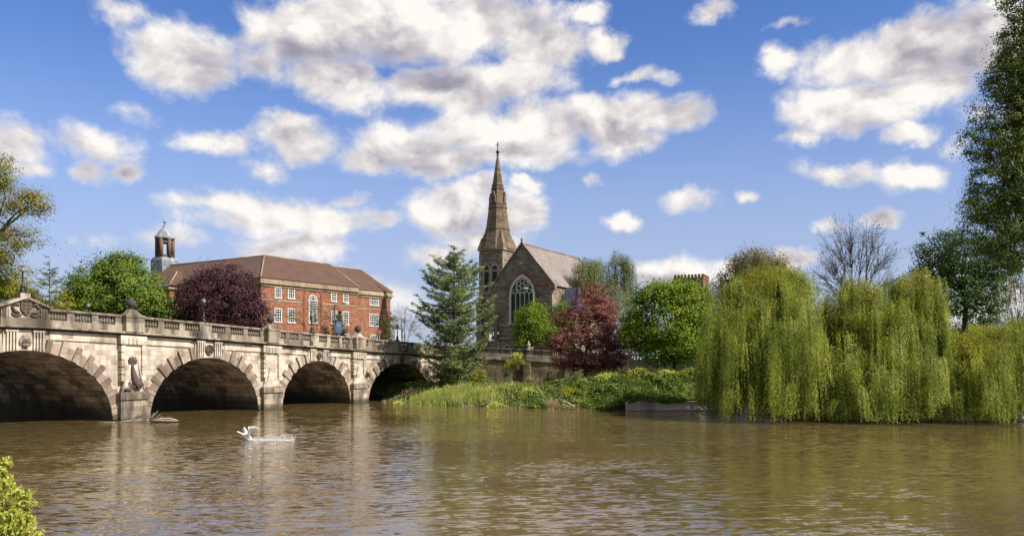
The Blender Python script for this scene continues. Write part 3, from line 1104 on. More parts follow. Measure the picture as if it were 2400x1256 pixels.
# centre pediment over the great arch with its carved arms
pc = -8.0
zt = zc(pc) + .362
pd = G()
pd.box(pc - 1.98, pc + 1.98, -.42, .40, zt, zt + .62)
pd.box(pc - 1.93, pc + 1.93, -.36, .36, zt + .62, zt + 1.5)
pd.prism([(pc - 1.9, zt + 1.5), (pc + 1.9, zt + 1.5), (pc, zt + 2.22)], lambda x, z: (x, -.34, z), lambda x, z: (x, .34, z))
for sgn in (-1, 1):
    pd.hexa([(pc, -.62, zt + 2.23), (pc, .5, zt + 2.23), (pc + sgn * 2.15, .5, zt + 1.42), (pc + sgn * 2.15, -.62, zt + 1.42)][::(1 if sgn < 0 else -1)],
            [(pc, -.62, zt + 2.42), (pc, .5, zt + 2.42), (pc + sgn * 2.15, .5, zt + 1.6), (pc + sgn * 2.15, -.62, zt + 1.6)][::(1 if sgn < 0 else -1)])
    for k in range(3):
        x = pc + sgn * (1.32 + .2 * k)
        pd.box(x - .08, x + .08, -.46, -.361, zt + .66, zt + 1.42)
pd.box(pc - .42, pc + .42, -.40, .40, zt + 2.28, zt + 2.66)
pdo = pd.build('pediment', M['darkstone'], bridge)
ar = G()
sh = [(-.45, .45), (.45, .45), (.45, -.05), (.25, -.42), (0, -.6), (-.25, -.42), (-.45, -.05)]
ar.prism([(pc + x, zt + 1.45 + z) for x, z in sh][::-1], lambda x, z: (x, -.52, z), lambda x, z: (x, -.33, z))
for sgn in (-1, 1):
    for k in range(3):
        ar.ball((pc + sgn * .2, -.53, zt + 1.72 - .3 * k), .11, 8, 5, (1, .6, 1))
    ar.tube([(pc + sgn * .5, -.42, zt + 1.0), (pc + sgn * .95, -.5, zt + 1.15), (pc + sgn * 1.1, -.46, zt + 1.5), (pc + sgn * .8, -.48, zt + 1.8), (pc + sgn * .55, -.42, zt + 1.6)], [.08, .14, .13, .12, .06], 7)
    ar.tube([(pc + sgn * .35, -.42, zt + .85), (pc + sgn * .8, -.48, zt + .78), (pc + sgn * 1.25, -.42, zt + .95)], [.06, .11, .05], 7)
    ar.tube([(pc + sgn * .2, -.42, zt + 1.95), (pc + sgn * .5, -.46, zt + 2.05), (pc + sgn * .75, -.42, zt + 1.95)], [.06, .1, .04], 7)
ar.ball((pc, -.45, zt + 2.1), .2, 9, 6, (1, .7, 1))
ar.build('carved_arms', M['carved'], pdo)
# dark scuppers under the parapet blocks
for t in (t_at(470), t_at(731)):
    sc_ = G()
    sc_.prism([(t - .26, zc(t) + .37), (t + .26, zc(t) + .37), (t + .26, zc(t) + .82), (t, zc(t) + 1.04), (t - .26, zc(t) + .82)], lambda x, z: (x, -.28, z), lambda x, z: (x, -.162, z))
    sc_.build('drain_hood', M['blackstone'], bridge)

# ================================================================ retaining wall carrying on from the bridge
wall = thing('retaining_wall', 'long sandstone river wall with balustrade on top running right from the bridge to the park', 'wall', (0, 0, 0))
WT = [(-10.6, 122.2, 7.75), (-3, 120.3, 7.35), (5, 118.3, 6.95), (10.7, 117.3, 6.62), (16.5, 116.3, 6.30), (24, 115.7, 6.05)]


def wpt(s, off=0.0):
    """point at fraction s along the wall, off metres towards the river"""
    s = min(max(s, 0), .99999) * (len(WT) - 1)
    i = int(s)
    a, b_ = np.array(WT[i]), np.array(WT[i + 1])
    p = a + (b_ - a) * (s - i)
    d = (b_ - a)[:2]
    d /= np.linalg.norm(d)
    n_ = np.array([d[1], -d[0]])
    return np.array([p[0] + n_[0] * off, p[1] + n_[1] * off, p[2]])


def wband(g, s0, s1, o0, o1, z0, z1, absolute=False, n=None):
    n = n or max(1, int((s1 - s0) * 25))
    for k in range(n):
        a, b_ = s0 + (s1 - s0) * k / n, s0 + (s1 - s0) * (k + 1) / n
        A0, A1, B0_, B1_ = wpt(a, o1), wpt(b_, o1), wpt(a, o0), wpt(b_, o0)
        zz0 = [z0] * 4 if absolute else [A0[2] + z0, A1[2] + z0, A1[2] + z0, A0[2] + z0]
        bt = [(*A0[:2], zz0[0]), (*A1[:2], zz0[1]), (*B1_[:2], zz0[2]), (*B0_[:2], zz0[3])]
        tp = [(*A0[:2], A0[2] + z1), (*A1[:2], A1[2] + z1), (*B1_[:2], A1[2] + z1), (*B0_[:2], A0[2] + z1)]
        g.hexa(bt, tp)


def s_of(px):
    best = min(((abs(1200 + FPX * wpt(i / 800)[0] / wpt(i / 800)[1] - px), i / 800) for i in range(801)))
    return best[1]


wb = G()
wband(wb, 0, 1, -.5, .1, 0.5, -1.75, True)
for px in (1035, 1062, 1236, 1330, 1420):
    s = s_of(px)
    wband(wb, s - .012, s + .012, .1, .45, .5, -1.9, True, 1)
wb.build('wall_face', M['wallstone'], wall)
wc = G()
wband(wc, 0, 1, -.5, .28, -1.745, -1.5)
wband(wc, 0, 1, -.5, .14, -1.5, -.80)
wband(wc, 0, 1, -.52, .22, -.14, 0)
wpan_px = [(1060, 1080), (1090, 1110), (1117, 1129), (1138, 1158), (1170, 1192), (1203, 1224), (1251, 1273), (1290, 1312), (1325, 1345), (1360, 1380), (1395, 1415), (1432, 1452), (1481, 1510), (1520, 1543)]
ed = [0] + [s_of(p) for ab in wpan_px for p in ab] + [1]
for i in range(0, len(ed), 2):
    if ed[i + 1] - ed[i] > .002:
        wband(wc, ed[i], ed[i + 1], -.44, .06, -.80, -.14)
wco = wc.build('coping', M['darkstone'], wall)
wbal = G()
wbal.lathe([(.12, 0), (.07, .08), (.10, .16), (.13, .26), (.10, .36), (.055, .46), (.06, .56), (.12, .66)], (0, 0, 0), 8)
w0 = wbal.build('baluster', M['palestone'], wco)
first = True
for a, b_ in wpan_px:
    for k in range(4):
        s = s_of(a + (b_ - a) * (k + .5) / 4)
        p = wpt(s, -.15)
        o = w0 if first else w0.copy()
        if not first:
            COL.objects.link(o)
            o.parent = wco
        o.location = (p[0], p[1], p[2] - .80)
        first = False
# dark weep holes
for px, py, rw, rh in ((1194, 874, .32, .3), (1291, 874, .28, .35), (1303, 882, 1.1, .32), (1343, 873, .28, .3), (1145, 873, .3, .3)):
    s = s_of(px)
    p = wpt(s, .115)
    z = CAMH - (py - HZ) / FPX * p[1]
    h = G()
    h.prism([(-rw, -rh * .8), (rw * .8, -rh), (rw, rh * .3), (rw * .3, rh), (-rw, rh * .7)], lambda x, zz_: (p[0] + x, p[1] - .02, z + zz_), lambda x, zz_: (p[0] + x, p[1] + .1, z + zz_))
    h.build('weep_hole', M['blackstone'], wall)

# nearer garden wall with its square gate pillar
gw = thing('garden_wall', 'lower pale ashlar wall with square end pillar right of the copper coloured tree', 'wall', (0, 0, 0))
pa, pb = at(1470, 845, 112), at(1650, 846, 108)
g = G()
g.hexa([(pa[0], pa[1], 2.2), (pb[0], pb[1], 2.2), (pb[0], pb[1] + .45, 2.2), (pa[0], pa[1] + .45, 2.2)],
       [(pa[0], pa[1], 5.3), (pb[0], pb[1], 5.3), (pb[0], pb[1] + .45, 5.3), (pa[0], pa[1] + .45, 5.3)])
g.build('wall_face', M['palestone'], gw)
g = G()
g.hexa([(pa[0], pa[1] - .12, 5.3), (pb[0], pb[1] - .12, 5.3), (pb[0], pb[1] + .55, 5.3), (pa[0], pa[1] + .55, 5.3)],
       [(pa[0], pa[1] - .12, 5.46), (pb[0], pb[1] - .12, 5.46), (pb[0], pb[1] + .55, 5.46), (pa[0], pa[1] + .55, 5.46)])
g.build('coping', M['palestone'], gw)
g = G()
pp = at(1466, 845, 112)
g.box(pp[0] - .42, pp[0] + .42, pp[1] - .35, pp[1] + .5, 2.2, 5.75)
g.box(pp[0] - .55, pp[0] + .55, pp[1] - .48, pp[1] + .62, 5.75, 5.98)
g.lathe([(.5, 0), (.3, .12), (.12, .2), (.2, .32), (.0, .46)], (pp[0], pp[1], 5.98), 10)
g.build('gate_pillar', M['palestone'], gw)
# ================================================================ brick building with the cupola
CA = np.array([-38.7, 125.0])
UF = np.array([.55, .835]) / np.linalg.norm([.55, .835])
UI = np.array([-UF[1], UF[0]])
house = thing('brick_building', 'long red brick building with brown tiled hipped roof and white sash windows behind the bridge', 'building', (*CA, 0), atan2(UF[1], UF[0]))


def fs(px, y=0.0):
    """distance along the front where photo pixel column px falls"""
    k = KX(px)
    P = CA + UI * y
    return (k * P[1] - P[0]) / (UF[0] - k * UF[1])


def fz(px, py, y=0.0):
    s = fs(px, y)
    Y = (CA + UI * y + UF * s)[1]
    return CAMH - (py - HZ) / FPX * Y


GZ = 4.2
EZ = fz(614, 668) + .0        # underside of the cornice
RZ0 = EZ + 1.15               # roof starts
SX = fs(838)                  # where the right hand block steps back
EX = fs(915, .5)
RIDGE = 22.6
wl = G()
wl.box(0, SX, 0, 12, GZ, EZ + .3)
wl.box(SX, EX, .5, 11.5, GZ, EZ + .1)
wl.box(.01, 11, 12, 36, GZ, EZ + .3)
wl.box(-1.5, 0, 21.1, 33, GZ, EZ + .1)
wl.build('wall', M['brick'], house)
cn = G()
for x0, x1, y0, dz in ((-.45, SX + .1, -.45, 0), (SX + .1, EX + .45, .05, -.22)):
    y1 = 12.45 if y0 < 0 else 11.95
    cn.box(x0 + .28, x1 - (.28 if y0 > 0 else 0), y0 + .28, y1 - .28, EZ + dz - .12, EZ + dz + .28)
    cn.box(x0, x1, y0, y1, EZ + dz + .28, EZ + dz + .62)
    cn.box(x0 + .22, x1 - (.22 if y0 > 0 else 0), y0 + .22, y1 - .22, EZ + dz + .62, EZ + dz + 1.12)
cn.box(-.45, 11.4, 12.46, 36.4, EZ + .28, EZ + .62)
cn.box(-.2, 11.2, 12.3, 36.2, EZ + .62, EZ + 1.1)
cn.box(-1.95, 0.0, 20.7, 33.4, EZ + .25, EZ + .6)
cn.build('cornice', M['cornice'], house)
# stone string course between the floors, broken by the tall window
zs = fz(650, 706)
tall = fs(733)
for b6 in ((0.0, tall - 2.1, -.07, .02, zs, zs + .22), (tall + 2.1, SX, -.07, .02, zs, zs + .22), (SX + .05, EX + .02, .43, .52, zs - .25, zs - .03)):
    sc_ = G()
    sc_.box(*b6)
    sc_.build('string_course', M['cornice'], house)


def roof_face(g, pts):
    """UV with u along the eaves and v up the slope"""
    p = np.array(pts, float)
    u = p[1] - p[0]
    u /= np.linalg.norm(u)
    n_ = np.cross(u, p[2] - p[0])
    n_ /= np.linalg.norm(n_)
    v = np.cross(n_, u)
    g.poly(pts, uv=[(float((q - p[0]) @ u), float((q - p[0]) @ v)) for q in p])


rf = G()
e0 = RZ0
o = .35
rx = fs(771, 6)
roof_face(rf, [(-o, -o, e0), (SX + .1, -o, e0), (rx, 6, RIDGE), (5.6, 6, RIDGE)])            # front slope
roof_face(rf, [(SX + .1, 12 + o, e0), (10, 12 + o, e0), (5.6, 6, RIDGE), (rx, 6, RIDGE)])    # back slope
roof_face(rf, [(SX + .1, -o, e0), (SX + .1, 12 + o, e0), (rx, 6, RIDGE)])                     # its right hip
roof_face(rf, [(-o, 34.5, e0), (-o, -o, e0), (5.6, 6, RIDGE), (5.6, 34.5, RIDGE)])           # slope of the left range
roof_face(rf, [(11.2, 11.5, e0), (11.2, 36, e0), (5.6, 34.5, RIDGE), (5.6, 6, RIDGE)])
e1 = RZ0 - .25
r1 = fz(781, 625, 6)
ex1 = fs(847, 6)
xa = rx - .6
roof_face(rf, [(xa - 3, .15, e1 + .0), (EX + o, .15, e1), (ex1, 6, r1), (xa, 6, r1)])
roof_face(rf, [(EX + o, .15, e1), (EX + o, 11.85, e1), (ex1, 6, r1)])
roof_face(rf, [(EX + o, 11.85, e1), (xa - 3, 11.85, e1), (xa, 6, r1), (ex1, 6, r1)])
# hip of the little wing
roof_face(rf, [(-1.9, 33.4, e1), (-1.9, 20.7, e1), (1.2, 23.0, e1 + 2.6), (1.2, 31.0, e1 + 2.6)])
roof_face(rf, [(-1.9, 20.7, e1), (.9, 20.7, e1), (2.2, 23.0, e1 + 2.9), (1.2, 23.0, e1 + 2.6)])
roof = rf.build('roof', M['tile'], house)
rt = G()
rt.tube([(5.6, 34.5, RIDGE + .03), (5.6, 6, RIDGE + .03), (rx, 6, RIDGE + .03)], .14, 6)
rt.tube([(5.6, 6, RIDGE + .03), (-o, -o, e0 + .05)], .14, 6)
rt.tube([(rx, 6, RIDGE + .03), (SX + .1, -o, e0 + .05)], .12, 6)
rt.tube([(xa, 6, r1 + .03), (ex1, 6, r1 + .03), (EX + o, .15, e1 + .05)], .13, 6)
rt.tube([(1.2, 23.0, e1 + 2.65), (-1.9, 20.7, e1 + .05)], .15, 6)
rt.build('ridge_tiles', M['cornice'], roof)


def window(parent, x0, x1, z0, z1, y, cols, rows, arch=False, frame=.11, bar_=.05, facing='front'):
    """white sash window: frame and glazing bars in one mesh, the glass as a part of it; depth runs into the wall"""
    g = G()
    pr, bk = y - .07, y + .02
    W_ = x1 - x0
    zt_ = z1 - W_ / 2 if arch else z1
    T = (lambda x, yy, z: (x, yy, z)) if facing == 'front' else (lambda x, yy, z: (yy, -x, z))

    def bx(a, b_, c, d, p=pr):
        pts = [(a, p, c), (b_, p, c), (b_, bk, c), (a, bk, c)]
        tps = [(a, p, d), (b_, p, d), (b_, bk, d), (a, bk, d)]
        g.hexa([T(*q) for q in pts], [T(*q) for q in tps])
    bx(x0, x0 + frame, z0 + .1, zt_)
    bx(x1 - frame, x1, z0 + .1, zt_)
    bx(x0 - .08, x1 + .08, z0 - .06, z0 + .1, pr - .08)
    if not arch:
        bx(x0 + frame, x1 - frame, z1 - frame, z1)
    for k in range(1, cols):
        x = x0 + W_ * k / cols
        bx(x - bar_ / 2, x + bar_ / 2, z0 + .1, zt_ - (0 if arch else frame), pr + .02)
    for k in range(1, rows):
        z = z0 + (zt_ - z0) * k / rows
        h = bar_ * (1.5 if k == rows // 2 else 1)
        bx(x0 + frame, x1 - frame, z - h / 2, z + h / 2, pr + .015)
    if arch:
        cx, r = (x0 + x1) / 2, W_ / 2
        bx(x0 + frame, x1 - frame, zt_ - .06, zt_ + .06)
        for rr, w_ in ((r - .06, .12), (r * .5, .07)):
            pts = [(cx + rr * cos(pi * k / 16), zt_ + rr * sin(pi * k / 16)) for k in range(17)]
            for a, b_ in zip(pts[:-1], pts[1:]):
                g.bar(T(a[0], (pr + bk) / 2, a[1]), T(b_[0], (pr + bk) / 2, b_[1]), w_, bk - pr, up=T(0, 1, 0) if facing == 'front' else (1, 0, 0))
        for k in range(1, 6):
            an = pi * k / 6
            g.bar(T(cx + r * .5 * cos(an), (pr + bk) / 2, zt_ + r * .5 * sin(an)), T(cx + (r - .06) * cos(an), (pr + bk) / 2, zt_ + (r - .06) * sin(an)), bar_, .06)
    w = g.build('window', M['white'], parent)
    p = G()
    outline = [(x0 + .03, z0), (x1 - .03, z0), (x1 - .03, zt_)]
    if arch:
        outline += [(cx + (r - .04) * cos(pi * k / 12), zt_ + (r - .04) * sin(pi * k / 12)) for k in range(1, 12)]
    outline += [(x0 + .03, zt_)]
    p.prism(outline, lambda x, z: T(x, y - .025, z), lambda x, z: T(x, y + .015, z))
    p.build('pane', M['glass'], w)
    return w


for (pa_, pb_, ya, yb, cols, rows, yo) in (
        (643.5, 659, 674, 698.5, 3, 4, 0), (674.5, 690, 675, 700, 3, 4, 0), (643, 660, 722.5, 755, 3, 5, 0), (674, 690.5, 723, 756, 3, 5, 0),
        (776, 788.5, 683.5, 706.5, 3, 4, 0), (803.5, 816, 686, 708.5, 3, 4, 0), (776, 789.5, 729, 759, 3, 5, 0), (803, 817, 730, 761, 3, 5, 0),
        (866, 886.5, 693.5, 715.5, 5, 4, .5), (865.5, 887, 736, 764.5, 5, 5, .5), (807, 816, 782, 800, 3, 3, 0), (868, 888, 784, 800, 5, 3, .5)):
    pm = (pa_ + pb_) / 2
    window(house, fs(pa_, yo), fs(pb_, yo), fz(pm, yb, yo), fz(pm, ya, yo), yo, cols, rows)
window(house, fs(723), fs(743), fz(733, 757), fz(733, 690.5), 0, 4, 9, arch=True, frame=.16)
for k, (yy, zz_) in enumerate(((4.0, 13.6), (8.5, 13.6), (14.5, 13.6), (19.0, 13.6), (4.0, 9.0), (8.5, 9.0), (14.5, 9.0), (19.0, 9.0))):
    window(house, -yy - .65, -yy + .65, zz_ - 1.0, zz_ + 1.0, 0, 3, 4, facing='side')
# recessed brick arch round the tall window
ra = G()
cx = fs(733)
zt_ = fz(733, 703)
for k in range(20):
    a0, a1 = pi * k / 20, pi * (k + 1) / 20
    r0, r1_ = 1.75, 2.0
    ra.prism([(cx + r0 * cos(a0), zt_ + .3 + r0 * sin(a0)), (cx + r1_ * cos(a0), zt_ + .3 + r1_ * sin(a0)), (cx + r1_ * cos(a1), zt_ + .3 + r1_ * sin(a1)), (cx + r0 * cos(a1), zt_ + .3 + r0 * sin(a1))][::-1],
             lambda x, z: (x, -.10, z), lambda x, z: (x, .02, z))
for sgn in (-1, 1):
    ra.box(cx + sgn * 1.875 - .125, cx + sgn * 1.875 + .125, -.10, .02, GZ + 1, zt_ + .3)
ra.build('brick_arch', M['darkbrick'], house)
dp = G()
dp.tube([(-.12, 20.4, GZ), (-.12, 20.4, EZ)], .07, 6)
dp.tube([(-.12, 10.4, GZ), (-.12, 10.4, EZ)], .07, 6)
dp.build('drainpipe', M['grey_metal'], house)

# cupola on the far end of the left range
cup = G()
cy_ = 33.2
cz = 20.4
s1 = 1.72
cup.box(5.6 - s1, 5.6 + s1, cy_ - s1, cy_ + s1, cz, 23.6)
cup.hexa([(5.6 - s1, cy_ - s1, 23.6), (5.6 + s1, cy_ - s1, 23.6), (5.6 + s1, cy_ + s1, 23.6), (5.6 - s1, cy_ + s1, 23.6)],
         [(5.6 - 1.45, cy_ - 1.45, 24.1), (5.6 + 1.45, cy_ - 1.45, 24.1), (5.6 + 1.45, cy_ + 1.45, 24.1), (5.6 - 1.45, cy_ + 1.45, 24.1)])
for z in (21.3, 22.0, 22.7, 23.4):
    cup.box(5.6 - s1 - .03, 5.6 + s1 + .03, cy_ - s1 - .03, cy_ + s1 + .03, z - .03, z + .03)
co_ = cup.build('cupola', M['lead'], house)
lan = G()
for k in range(6):
    a = 2 * pi * (k + .5) / 6
    c_ = np.array([5.6 + 1.35 * cos(a), cy_ + 1.35 * sin(a)])
    lan.lathe([(.36, 24.1), (.36, 27.5)], (c_[0], c_[1], 0), 6)
    a2 = a + 2 * pi / 6
    c2 = np.array([5.6 + 1.35 * cos(a2), cy_ + 1.35 * sin(a2)])
    m_ = (c_ + c2) / 2
    lan.bar((*c_, 24.35), (*c2, 24.35), .25, .5)
    lan.bar((*c_, 27.15), (*c2, 27.15), .25, .8)
lan.build('lantern', M['timber'], co_)
dm = G()
dm.lathe([(1.72, 27.5), (1.80, 27.6), (1.80, 27.85), (1.55, 28.15), (1.30, 28.5), (1.05, 28.85), (.72, 29.2), (.42, 29.6), (.22, 30.0), (.14, 30.25), (.12, 30.4)], (5.6, cy_, 0), 8, smooth=False, phase=.5)
dm.ball((5.6, cy_, 30.62), .27, 10, 8)
dm.build('dome', M['lead'], co_)

# ================================================================ the church
CH0 = np.array([1.57, 130.0])
CHR = radians(-29)
church = thing('church', 'grey brown stone church with tall spire and large traceried window above the river wall', 'church', (*CH0, 0), CHR)
CB = 4.6
EAV, APX = 17.6, 24.1
nv = G()
nv.prism([(-5.4, CB), (5.4, CB), (5.4, EAV), (0, APX), (-5.4, EAV)], lambda x, z: (x, 0, z), lambda x, z: (x, 22, z))
nv.box(-5.4 - .35, -4.3, -.45, 0.02, CB, 13.2)      # stepped buttresses at the corners
nv.box(4.3, 5.4 + .35, -.45, 0.02, CB, 13.2)
nv.build('nave_wall', M['churchstone'], church)
cp = G()
for sgn in (-1, 1):
    a0, a1 = np.array([sgn * 5.85, EAV - .35]), np.array([0, APX + .12])
    d = (a1 - a0) / np.linalg.norm(a1 - a0)
    cp.bar((a0[0], .04, a0[1]), (a1[0], .04, a1[1]), .42, .26, up=(-d[1], 0, d[0]) if sgn > 0 else (d[1], 0, d[0]))
    cp.box(sgn * 5.62 - .42, sgn * 5.62 + .42, -.33, .35, EAV - 1.1, EAV - .2)
    # lit quoins at the right corner
cp.lathe([(.26, 0), (.12, .3), (.26, .55), (.0, 1.0)], (0, 0, APX + .1), 8)
cp.build('gable_coping', M['churchstone'], church)
rfc = G()
for sgn in (-1, 1):
    P = [(sgn * 5.75, .31, EAV - .38), (sgn * 5.75, 22.0, EAV - .38), (0, 22.0, APX + .06), (0, .31, APX + .06)]
    roof_face(rfc, P if sgn > 0 else [P[1], P[0], P[3], P[2]])
rfc.bar((0, .3, APX + .1), (0, 22, APX + .1), .3, .2)
rfc.bar((5.78, 21.8, EAV - .3), (0, 21.8, APX + .15), .4, .25)
rfc.build('nave_roof', M['slate'], church)
# corner with pale dressed quoins, turned to the sun
for side in (0, 1):
    qn = G()
    for k in range(16):
        z = CB + .8 * k
        l = .55 if k % 2 else .32
        if side:
            qn.box(5.4 - l, 5.46, -.05, l, z, z + .8)
        else:
            qn.box(-5.46, -5.4 + l, -.05, l, z, z + .8)
    qn.build('quoins', M['churchdress'], church)
# slated porch roof on the right
sp_ = G()
sp_.box(5.42, 8.4, 2.2, 6.0, CB, 13.6)
sp_.build('side_chapel', M['churchdress'], church)
sp_ = G()
roof_face(sp_, [(5.5, 2.0, 13.4), (8.7, 2.0, 13.4), (8.2, 4.0, 17.1), (5.9, 4.0, 17.1)])
roof_face(sp_, [(8.7, 2.0, 13.4), (8.7, 6.2, 13.4), (8.2, 4.3, 17.1), (8.2, 4.0, 17.1)])
sp_.bar((8.7, 1.95, 13.4), (8.2, 4.0, 17.15), .16)
sp_.build('chapel_roof', M['blueslate'], church)
# string courses and sill band of the front
for b6 in ((-5.42, -2.75, -.10, .02, 14.9, 15.14), (2.75, 5.42, -.10, .02, 14.9, 15.14), (-4.29, 4.29, -.14, .02, 11.0, 11.26), (-4.29, 4.29, -.14, .02, 8.9, 9.16),
           (2.9, 4.9, -.03, .02, 17.0, 17.5), (-4.9, -2.9, -.03, .02, 17.0, 17.5)):
    st = G()
    st.box(*b6)
    st.build('string_course', M['churchdress'] if b6[2] < -.05 else M['darkbrick'], church)
st = G()
st.box(-.32, .32, -.10, .02, 20.8, 21.4)
st.build('gable_plaque', M['churchdress'], church)


def pointed(cx, z0, zs, hw, k=1.25, n=10):
    """outline of a pointed arch: sill z0, springing zs, half width hw"""
    r = hw * 2 * k / 2 + hw * .0
    r = hw * (1 + k) / 1.0
    ccx = r - hw
    zt__ = sqrt(max(r * r - ccx * ccx, 0))
    L = []
    for i in range(n + 1):
        x = hw * (1 - i / n)
        L.append((cx + x, zs + sqrt(max(r * r - (x + ccx) ** 2, 0))))
    Rr = [(2 * cx - x, z) for x, z in L[::-1]][1:]
    return [(cx - hw, z0), (cx + hw, z0)] + L + Rr, zs + zt__


def arch_frame(g, cx, z0, zs, hw, w_, y0, y1, k=1.25):
    a, _ = pointed(cx, z0, zs, hw, k)
    b_, _ = pointed(cx, z0, zs, hw + w_, k)
    n = len(a)
    for i in range(1, n):
        j = (i + 1) % n
        g.prism([a[i], b_[i], b_[j], a[j]] if i else [], lambda x, z: (x, y0, z), lambda x, z: (x, y1, z))


WX, WZ0, WZS, WH = .15, 11.5, 15.75, 2.02
gl = G()
ol, wtop = pointed(WX, WZ0, WZS, WH, .55)
tr = G()
arch_frame(tr, WX, WZ0, WZS, WH, .38, -.26, .02, .55)
tr.box(WX - WH - .5, WX + WH + .5, -.34, .02, WZ0 - .35, WZ0)
for k in range(1, 5):
    x = WX - WH + 2 * WH * k / 5
    tr.box(x - .055, x + .055, -.14, .0, WZ0, WZS + .1)
for k in range(5):      # lancet heads
    c_ = WX - WH + 2 * WH * (k + .5) / 5
    for i in range(8):
        a0, a1 = pi * i / 8, pi * (i + 1) / 8
        tr.bar((c_ + .37 * cos(a0), -.08, WZS + .1 + .5 * sin(a0)), (c_ + .37 * cos(a1), -.08, WZS + .1 + .5 * sin(a1)), .10, .12, up=(0, 1, 0))


def ring(cx, cz, r, w_=.11):
    for i in range(14):
        a0, a1 = 2 * pi * i / 14, 2 * pi * (i + 1) / 14
        tr.bar((cx + r * cos(a0), -.09, cz + r * sin(a0)), (cx + r * cos(a1), -.09, cz + r * sin(a1)), w_, .13, up=(0, 1, 0))


rc = WZS + 1.62
ring(WX, rc, 1.16, .13)
ring(WX, rc, .36)
for k in range(6):
    a = pi / 6 + pi / 3 * k
    ring(WX + .74 * cos(a), rc + .74 * sin(a), .32, .09)
for sgn in (-1, 1):
    ring(WX + sgn * 1.32, WZS + .72, .34, .09)
win = tr.build('traceried_window', M['tracery'], church)
gl.prism(ol, lambda x, z: (x, -.04, z), lambda x, z: (x, .015, z))
gl.build('pane', M['glass'], win)
hood = G()
arch_frame(hood, WX, WZS - .6, WZS, WH + .40, .20, -.16, .02, .55)
hood.build('hood_mould', M['darkbrick'], church)
for cx_ in (-2.6, -.9):     # small doorway arches low on the front
    d_ = G()
    arch_frame(d_, cx_, CB, 7.0, .55, .25, -.2, .02, .6)
    d_o = d_.build('doorway', M['churchdress'], church)
    d2 = G()
    d2.prism(pointed(cx_, CB, 7.0, .55, .6)[0], lambda x, z: (x, -.04, z), lambda x, z: (x, .015, z))
    d2.build('door', M['iron'], d_o)

# tower and broach spire
tw = G()
TX0, TX1, TY0, TY1 = -10.0, -5.42, 3.3, 7.9
TZ = 24.0
tw.box(TX0, TX1, TY0, TY1, CB, TZ)
tw.box(TX0 - .35, TX0 + .8, TY0 - .4, TY0 + .02, CB, 15.5)
tw.box(TX1 - .8, TX1 - .02, TY0 - .4, TY0 + .02, CB, 14.5)
twr = tw.build('tower', M['churchstone'], church)
for z, e in ((TZ - .02, .22), (20.4, .08), (16.6, .1)):
    tb = G()
    tb.box(TX0 - e, TX1 + e, TY0 - e, TY1 + e, z, z + .26)
    tb.build('string_course', M['churchdress'], twr)
for side in (0, 1):
    tq = G()
    for k in range(22):
        z = CB + .85 * k
        l = .5 if k % 2 else .3
        if side:
            tq.box(TX1 - l, TX1 + .04, TY0 - .04, TY0 + l, z, z + .85)
        else:
            tq.box(TX0 - .04, TX0 + l, TY0 - .04, TY0 + l, z, z + .85)
    tq.build('quoins', M['churchdress'], twr)
tcx, tcy = (TX0 + TX1) / 2, (TY0 + TY1) / 2
for cx_ in (tcx - .55, tcx + 1.0):
    b_ = G()
    cxx = cx_ - .2
    arch_frame(b_, cxx, 17.3, 20.7, .46, .30, TY0 - .14, TY0 + .02, .6)
    b_.box(cxx - .46, cxx + .46, TY0 - .11, TY0 + .01, 20.35, 20.62)
    bo = b_.build('belfry_opening', M['churchdress'], twr)
    p_ = G()
    p_.prism(pointed(cxx, 17.3, 20.7, .46, .6)[0], lambda x, z: (x, TY0 - .03, z), lambda x, z: (x, TY0 + .015, z))
    p_.build('pane', M['glass'], bo)
for z in (13.2, 9.8):
    b_ = G()
    arch_frame(b_, tcx + .9, z - .9, z + .1, .32, .22, TY0 - .12, TY0 + .02, .6)
    bo = b_.build('tower_window', M['churchdress'], twr)
    p_ = G()
    p_.prism(pointed(tcx + .9, z - .9, z + .1, .32, .6)[0], lambda x, z_: (x, TY0 - .03, z_), lambda x, z_: (x, TY0 + .015, z_))
    p_.build('pane', M['glass'], bo)
spi = G()
hb = (TX1 - TX0) / 2 + .25


def oct_(r, z):
    return [(tcx + r * cos(pi / 8 + pi / 4 * k), tcy + r * sin(pi / 8 + pi / 4 * k), z) for k in range(8)]


def rad_at(z):
    return float(np.interp(z, [TZ + .24, 26.0, 27.6, 31.4, 40.4], [2.9, 2.42, 2.05, 1.56, .13]))


levels = [TZ + .24, 25.2, 26.3, 27.6, 30, 32, 34, 36, 38, 40.4]
rings = [oct_(rad_at(z), z) for z in levels]
for A, B_ in zip(rings[:-1], rings[1:]):
    for k in range(8):
        j = (k + 1) % 8
        spi.poly([A[k], A[j], B_[j], B_[k]])
# broaches: pyramids over the four corners, running up the diagonal faces
for sx_ in (-1, 1):
    for sy_ in (-1, 1):
        cn_ = np.array([tcx + sx_ * hb, tcy + sy_ * hb, TZ + .24])
        r_ = rad_at(27.9) * cos(pi / 8)
        tip = np.array([tcx + sx_ * r_ * .7071, tcy + sy_ * r_ * .7071, 28.0])
        ex = np.array([tcx + sx_ * hb * .30, tcy + sy_ * hb, TZ + .24])
        ey = np.array([tcx + sx_ * hb, tcy + sy_ * hb * .30, TZ + .24])
        for tri in ((ex, cn_, tip), (cn_, ey, tip)):
            spi.poly(list(tri) if sx_ * sy_ * (1 if tri[0] is ex else 1) > 0 else list(tri)[::-1])
base = [(tcx - hb, tcy - hb, TZ + .24), (tcx + hb, tcy - hb, TZ + .24), (tcx + hb, tcy + hb, TZ + .24), (tcx - hb, tcy + hb, TZ + .24)]
top = [(tcx + (x - tcx) * .80, tcy + (y - tcy) * .80, 26.1) for x, y, _ in base]
spi.hexa(base, top)
so_ = spi.build('spire', M['spirestone'], church)
